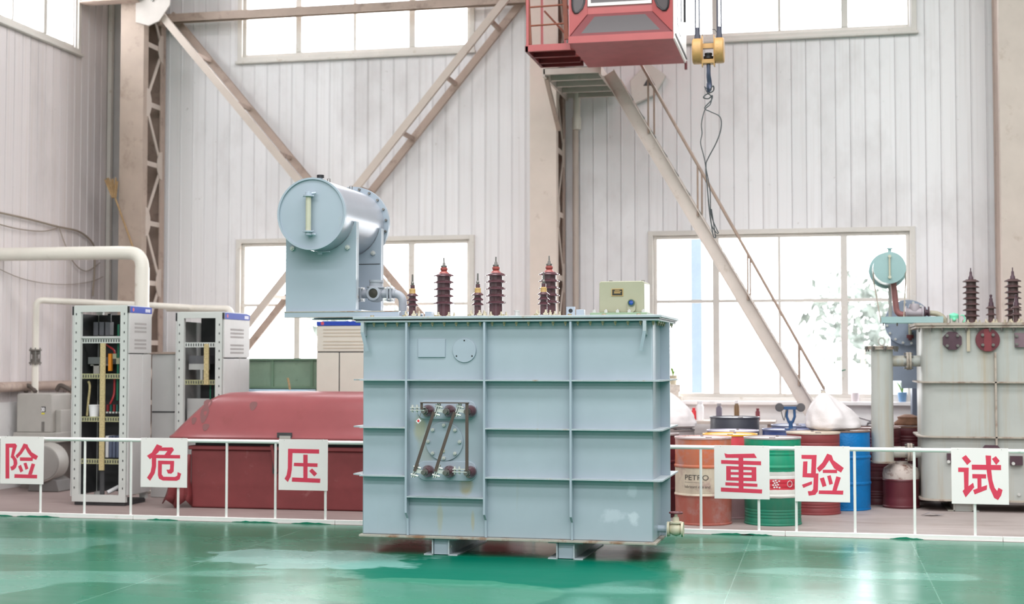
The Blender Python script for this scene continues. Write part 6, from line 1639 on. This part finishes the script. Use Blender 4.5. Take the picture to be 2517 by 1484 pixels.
for z in (1.655, 0.63):
    cp = build(MB().cyl((rx_ + 0.1, ry_ + 0.05, z), (QX0 + 0.02, ry_ + 0.05, z), 0.062, n=18), 'connecting_pipe', OLD_TANK, Q)
    for xx in (0.925, 0.955):
        build(MB().lathe([(0.1, 0), (0.1, 0.024)], (xx, ry_ + 0.05, z), (1, 0, 0), 20), 'pipe_flange', OLD_EDGE, cp)
    for k in range(6):
        a = R(60 * k + 20)
        build(MB().cyl((0.9, ry_ + 0.05 + 0.082 * math.cos(a), z + 0.082 * math.sin(a)), (1.0, ry_ + 0.05 + 0.082 * math.cos(a), z + 0.082 * math.sin(a)), 0.01, n=6), 'flange_bolt', STEEL, cp)
# bushings on the old transformer
obig = MB().lathe(shed_profile(0.058, [0.085, 0.15, 0.215, 0.28, 0.345, 0.41, 0.475], 0.092, 0.5, 0.068), n=28).mesh('dusty_bushing', PORC_OLD)
obtop = MB().lathe([(0.03, 0.498), (0.026, 0.53), (0.018, 0.54), (0.014, 0.565), (0.016, 0.567), (0.012, 0.59), (0.006, 0.592), (0.006, 0.63), (0.001, 0.63)], n=14).mesh('terminal_rod', PURPLE)
osm = MB().lathe(shed_profile(0.032, [0.09, 0.165], 0.056, 0.19, 0.045), n=22).mesh('short_dusty_bushing', PORC_OLD)
ostop = MB().lathe([(0.03, 0.19), (0.026, 0.23), (0.02, 0.235), (0.016, 0.275), (0.008, 0.28), (0.014, 0.3), (0.014, 0.312), (0.001, 0.32)], n=12).mesh('terminal_cap', PURPLE)
for x_ in (1.648, 2.098, 2.55):
    b = inst(obig, 'dusty_bushing', Q, (x_, 16.8, 2.075)); ORG[b.name] = Vector((x_, 16.8, 2.075)); O = Vector((x_, 16.8, 2.075))
    inst(obtop, 'terminal_rod', b, O)
    for k in range(6):
        a = R(60 * k); inst(clampm, 'clamp', b, O + Vector((0.085 * math.cos(a), 0.085 * math.sin(a), 0)), (0, 0, a))
for x_ in (1.835, 2.10, 2.4):
    b = inst(osm, 'short_dusty_bushing', Q, (x_, 16.55, 2.075)); ORG[b.name] = Vector((x_, 16.55, 2.075)); O = Vector((x_, 16.55, 2.075))
    inst(ostop, 'terminal_cap', b, O)
    for k in range(4):
        a = R(90 * k + 20); inst(clampm, 'clamp', b, O + Vector((0.056 * math.cos(a), 0.056 * math.sin(a), 0)), (0, 0, a))
vh = build(MB().lathe([(0.055, 0), (0.05, 0.05), (0.001, 0.07)], (1.45, 16.7, 2.13), (0, -0.3, 1), 18), 'vent_hood', MINT, Q)
build(MB().box(1.38, 1.40, 16.66, 16.74, 2.075, 2.17).box(1.5, 1.52, 16.66, 16.74, 2.075, 2.17).box(1.41, 1.49, 16.65, 16.75, 2.075, 2.13), 'vent_seat', GREY_PAINT, vh)
build(MB().sphere((1.45, 16.64, 2.12), 0.022, 10, 6), 'vent_knob', MINT, vh)
build(MB().tube(smooth([(1.5, 16.7, 2.15), (1.55, 16.7, 2.17), (1.57, 16.7, 2.12), (1.55, 16.68, 2.09)]), 0.008, 6), 'vent_lever', MINT, vh)
# small teal conservator on its beam, with stays and oil pipe
c2 = build(MB().lathe([(0.178, 0.0), (0.178, 0.55)], (0.752, 16.6, 2.71), (0, 1, 0), 40), 'conservator', TEAL, Q)
build(MB().lathe([(0.18, 0.0), (0.18, 0.02), (0.001, 0.026)], (0.752, 16.605, 2.71), (0, -1, 0), 40), 'end_disc', TEAL, c2)
build(MB().lathe([(0.212, 0.53), (0.212, 0.565), (0.001, 0.57)], (0.752, 16.6, 2.71), (0, 1, 0), 40), 'end_flange', TEAL, c2)
build(MB().cyl((0.752, 16.565, 2.60), (0.752, 16.565, 2.835), 0.011, n=10).cyl((0.752, 16.59, 2.60), (0.752, 16.55, 2.60), 0.018, n=10).cyl((0.752, 16.59, 2.835), (0.752, 16.55, 2.835), 0.018, n=10), 'gauge_tube', GAUGE_GLASS, c2)
build(MB().lathe([(0.02, 0.17), (0.02, 0.215), (0.033, 0.217), (0.033, 0.232), (0.001, 0.233)], (0.76, 16.72, 2.71), (0, 0, 1), 16), 'filler_neck', TEAL, c2)
build(MB().tube([(0.80, 16.8, 2.56), (0.83, 16.82, 2.25)] + elbow((0.83, 16.82, 2.25), (0.845, 16.82, 2.185), (1.0, 16.82, 2.185), 0.06) + [(1.0, 16.82, 2.185)], 0.034, 12), 'oil_pipe', ROSE, c2)
build(MB().lathe([(0.04, -0.1), (0.075, -0.1), (0.075, -0.085), (0.05, -0.083), (0.055, 0.0), (0.05, 0.083), (0.075, 0.085), (0.075, 0.1), (0.04, 0.1)], (1.03, 16.82, 2.205), (1, 0, 0), 20).lathe([(0.055, 0), (0.06, 0.06), (0.05, 0.085), (0.001, 0.09)], (1.03, 16.82, 2.22), (0, 0, 1), 18), 'gas_relay', mk('mauve_relay', (170, 160, 166), 0.45, var=0.1), c2)
build(MB().lathe([(0.07, 0), (0.07, 0.012), (0.035, 0.014), (0.035, 0.04), (0.07, 0.042), (0.07, 0.054)], (1.14, 16.82, 2.205), (1, 0, 0), 18), 'relay_flange', PURPLE, c2)
build(MB().tube([(1.19, 16.82, 2.2)] + smooth([(1.19, 16.82, 2.2), (1.28, 16.82, 2.19), (1.35, 16.82, 2.14), (1.38, 16.82, 2.07)])[1:], 0.03, 12), 'oil_pipe', mk('olive_grey_pipe', (168, 162, 142), 0.5), c2)
bm3 = build(MB().box(0.655, 1.33, 16.62, 16.63, 2.085, 2.155).box(0.655, 1.33, 16.63, 16.68, 2.147, 2.155).box(0.655, 1.33, 16.63, 16.68, 2.085, 2.093), 'support_beam', TEAL, Q)
build(MB().box(0.655, 1.33, 17.05, 17.06, 2.085, 2.155).box(0.70, 0.74, 16.63, 17.06, 2.095, 2.14), 'support_beam', TEAL, Q)
for xx in (0.68, 0.83):
    build(MB().cyl((xx, 16.65, 2.05), (xx, 16.65, 2.09), 0.01, n=6), 'beam_bolt', STEEL, bm3)
build(MB().tube([(0.575, 16.72, 2.72), (0.58, 16.68, 2.55), (0.655, 16.65, 2.09)], 0.008, 6).tube([(0.93, 16.72, 2.74), (0.93, 16.7, 2.55), (0.905, 16.65, 2.15)], 0.008, 6), 'stay_rod', OLD_EDGE, c2)
build(MB().cyl((0.775, 17.06, 2.1), (0.775, 17.06, 2.545), 0.02, n=10), 'drum_post', OLD_TANK, c2)

# slate tank of another unit standing behind
sk2 = thing('slate_oil_tank', 'slate blue round oil tank standing behind the teal conservator', 'oil tank', (1.0, 17.75, 0))
build(MB().lathe([(0.24, 0.0), (0.24, 0.35)], (1.0, 17.55, 2.11), (0, 1, 0), 40), 'tank_drum', SLATE, sk2)
build(MB().lathe([(0.272, 0.0), (0.272, 0.03), (0.001, 0.034)], (1.0, 17.555, 2.11), (0, -1, 0), 48), 'end_plate', SLATE, sk2)
for k in range(16):
    a = R(22.5 * k + 8)
    inst(mbolt, 'bolt', sk2, (1.0 + 0.245 * math.cos(a), 17.525, 2.11 + 0.245 * math.sin(a)))
build(MB().cyl((1.02, 17.49, 1.96), (1.02, 17.49, 2.15), 0.02, n=12), 'gauge_tube', GAUGE_GLASS, sk2)
build(MB().cyl((1.02, 17.49, 1.925), (1.02, 17.49, 1.965), 0.04, n=14).cyl((1.02, 17.49, 1.90), (1.02, 17.49, 1.925), 0.02, n=10), 'gauge_cup', MAROON, sk2)
build(MB().prism([(0.80, 1.42), (0.80, 2.05), (1.24, 2.05), (1.24, 1.33), (0.92, 1.33), (0.92, 1.42)], 'xz', 17.6, 17.63), 'support_plate', SLATE, sk2)
build(MB().box(1.34, 1.46, 17.62, 17.74, 0.0, 1.6).box(1.1, 1.46, 17.63, 17.74, 1.4, 1.6), 'support_leg', SLATE, sk2)
gp = build(MB().box(1.10, 1.16, 18.6, 18.95, 0.0, 1.5), 'slate_panel', mk('dark_slate_panel', (96, 104, 120), 0.5), None, 0.005, (1.13, 18.8, 0)); tag(gp, 'dark slate narrow locker behind the grey transformer', 'panel')  # plain upright slate panel, no cupboard inside
fr_ = build(MB().add([(1.02, 15.9, 0.004), (1.12, 15.86, 0.03), (1.2, 15.92, 0.004), (1.26, 15.9, 0.02), (1.1, 15.98, 0.025), (1.2, 16.0, 0.004)], [(0, 1, 4), (1, 2, 4), (2, 3, 5), (2, 5, 4)]), 'scrap_foil', SCR2, None, 0, (1.12, 15.93, 0.0)); tag(fr_, 'crumpled scrap of foil on the concrete by the grey transformer', 'scrap')
md = fr_.modifiers.new('thick', 'SOLIDIFY'); md.thickness = 0.003
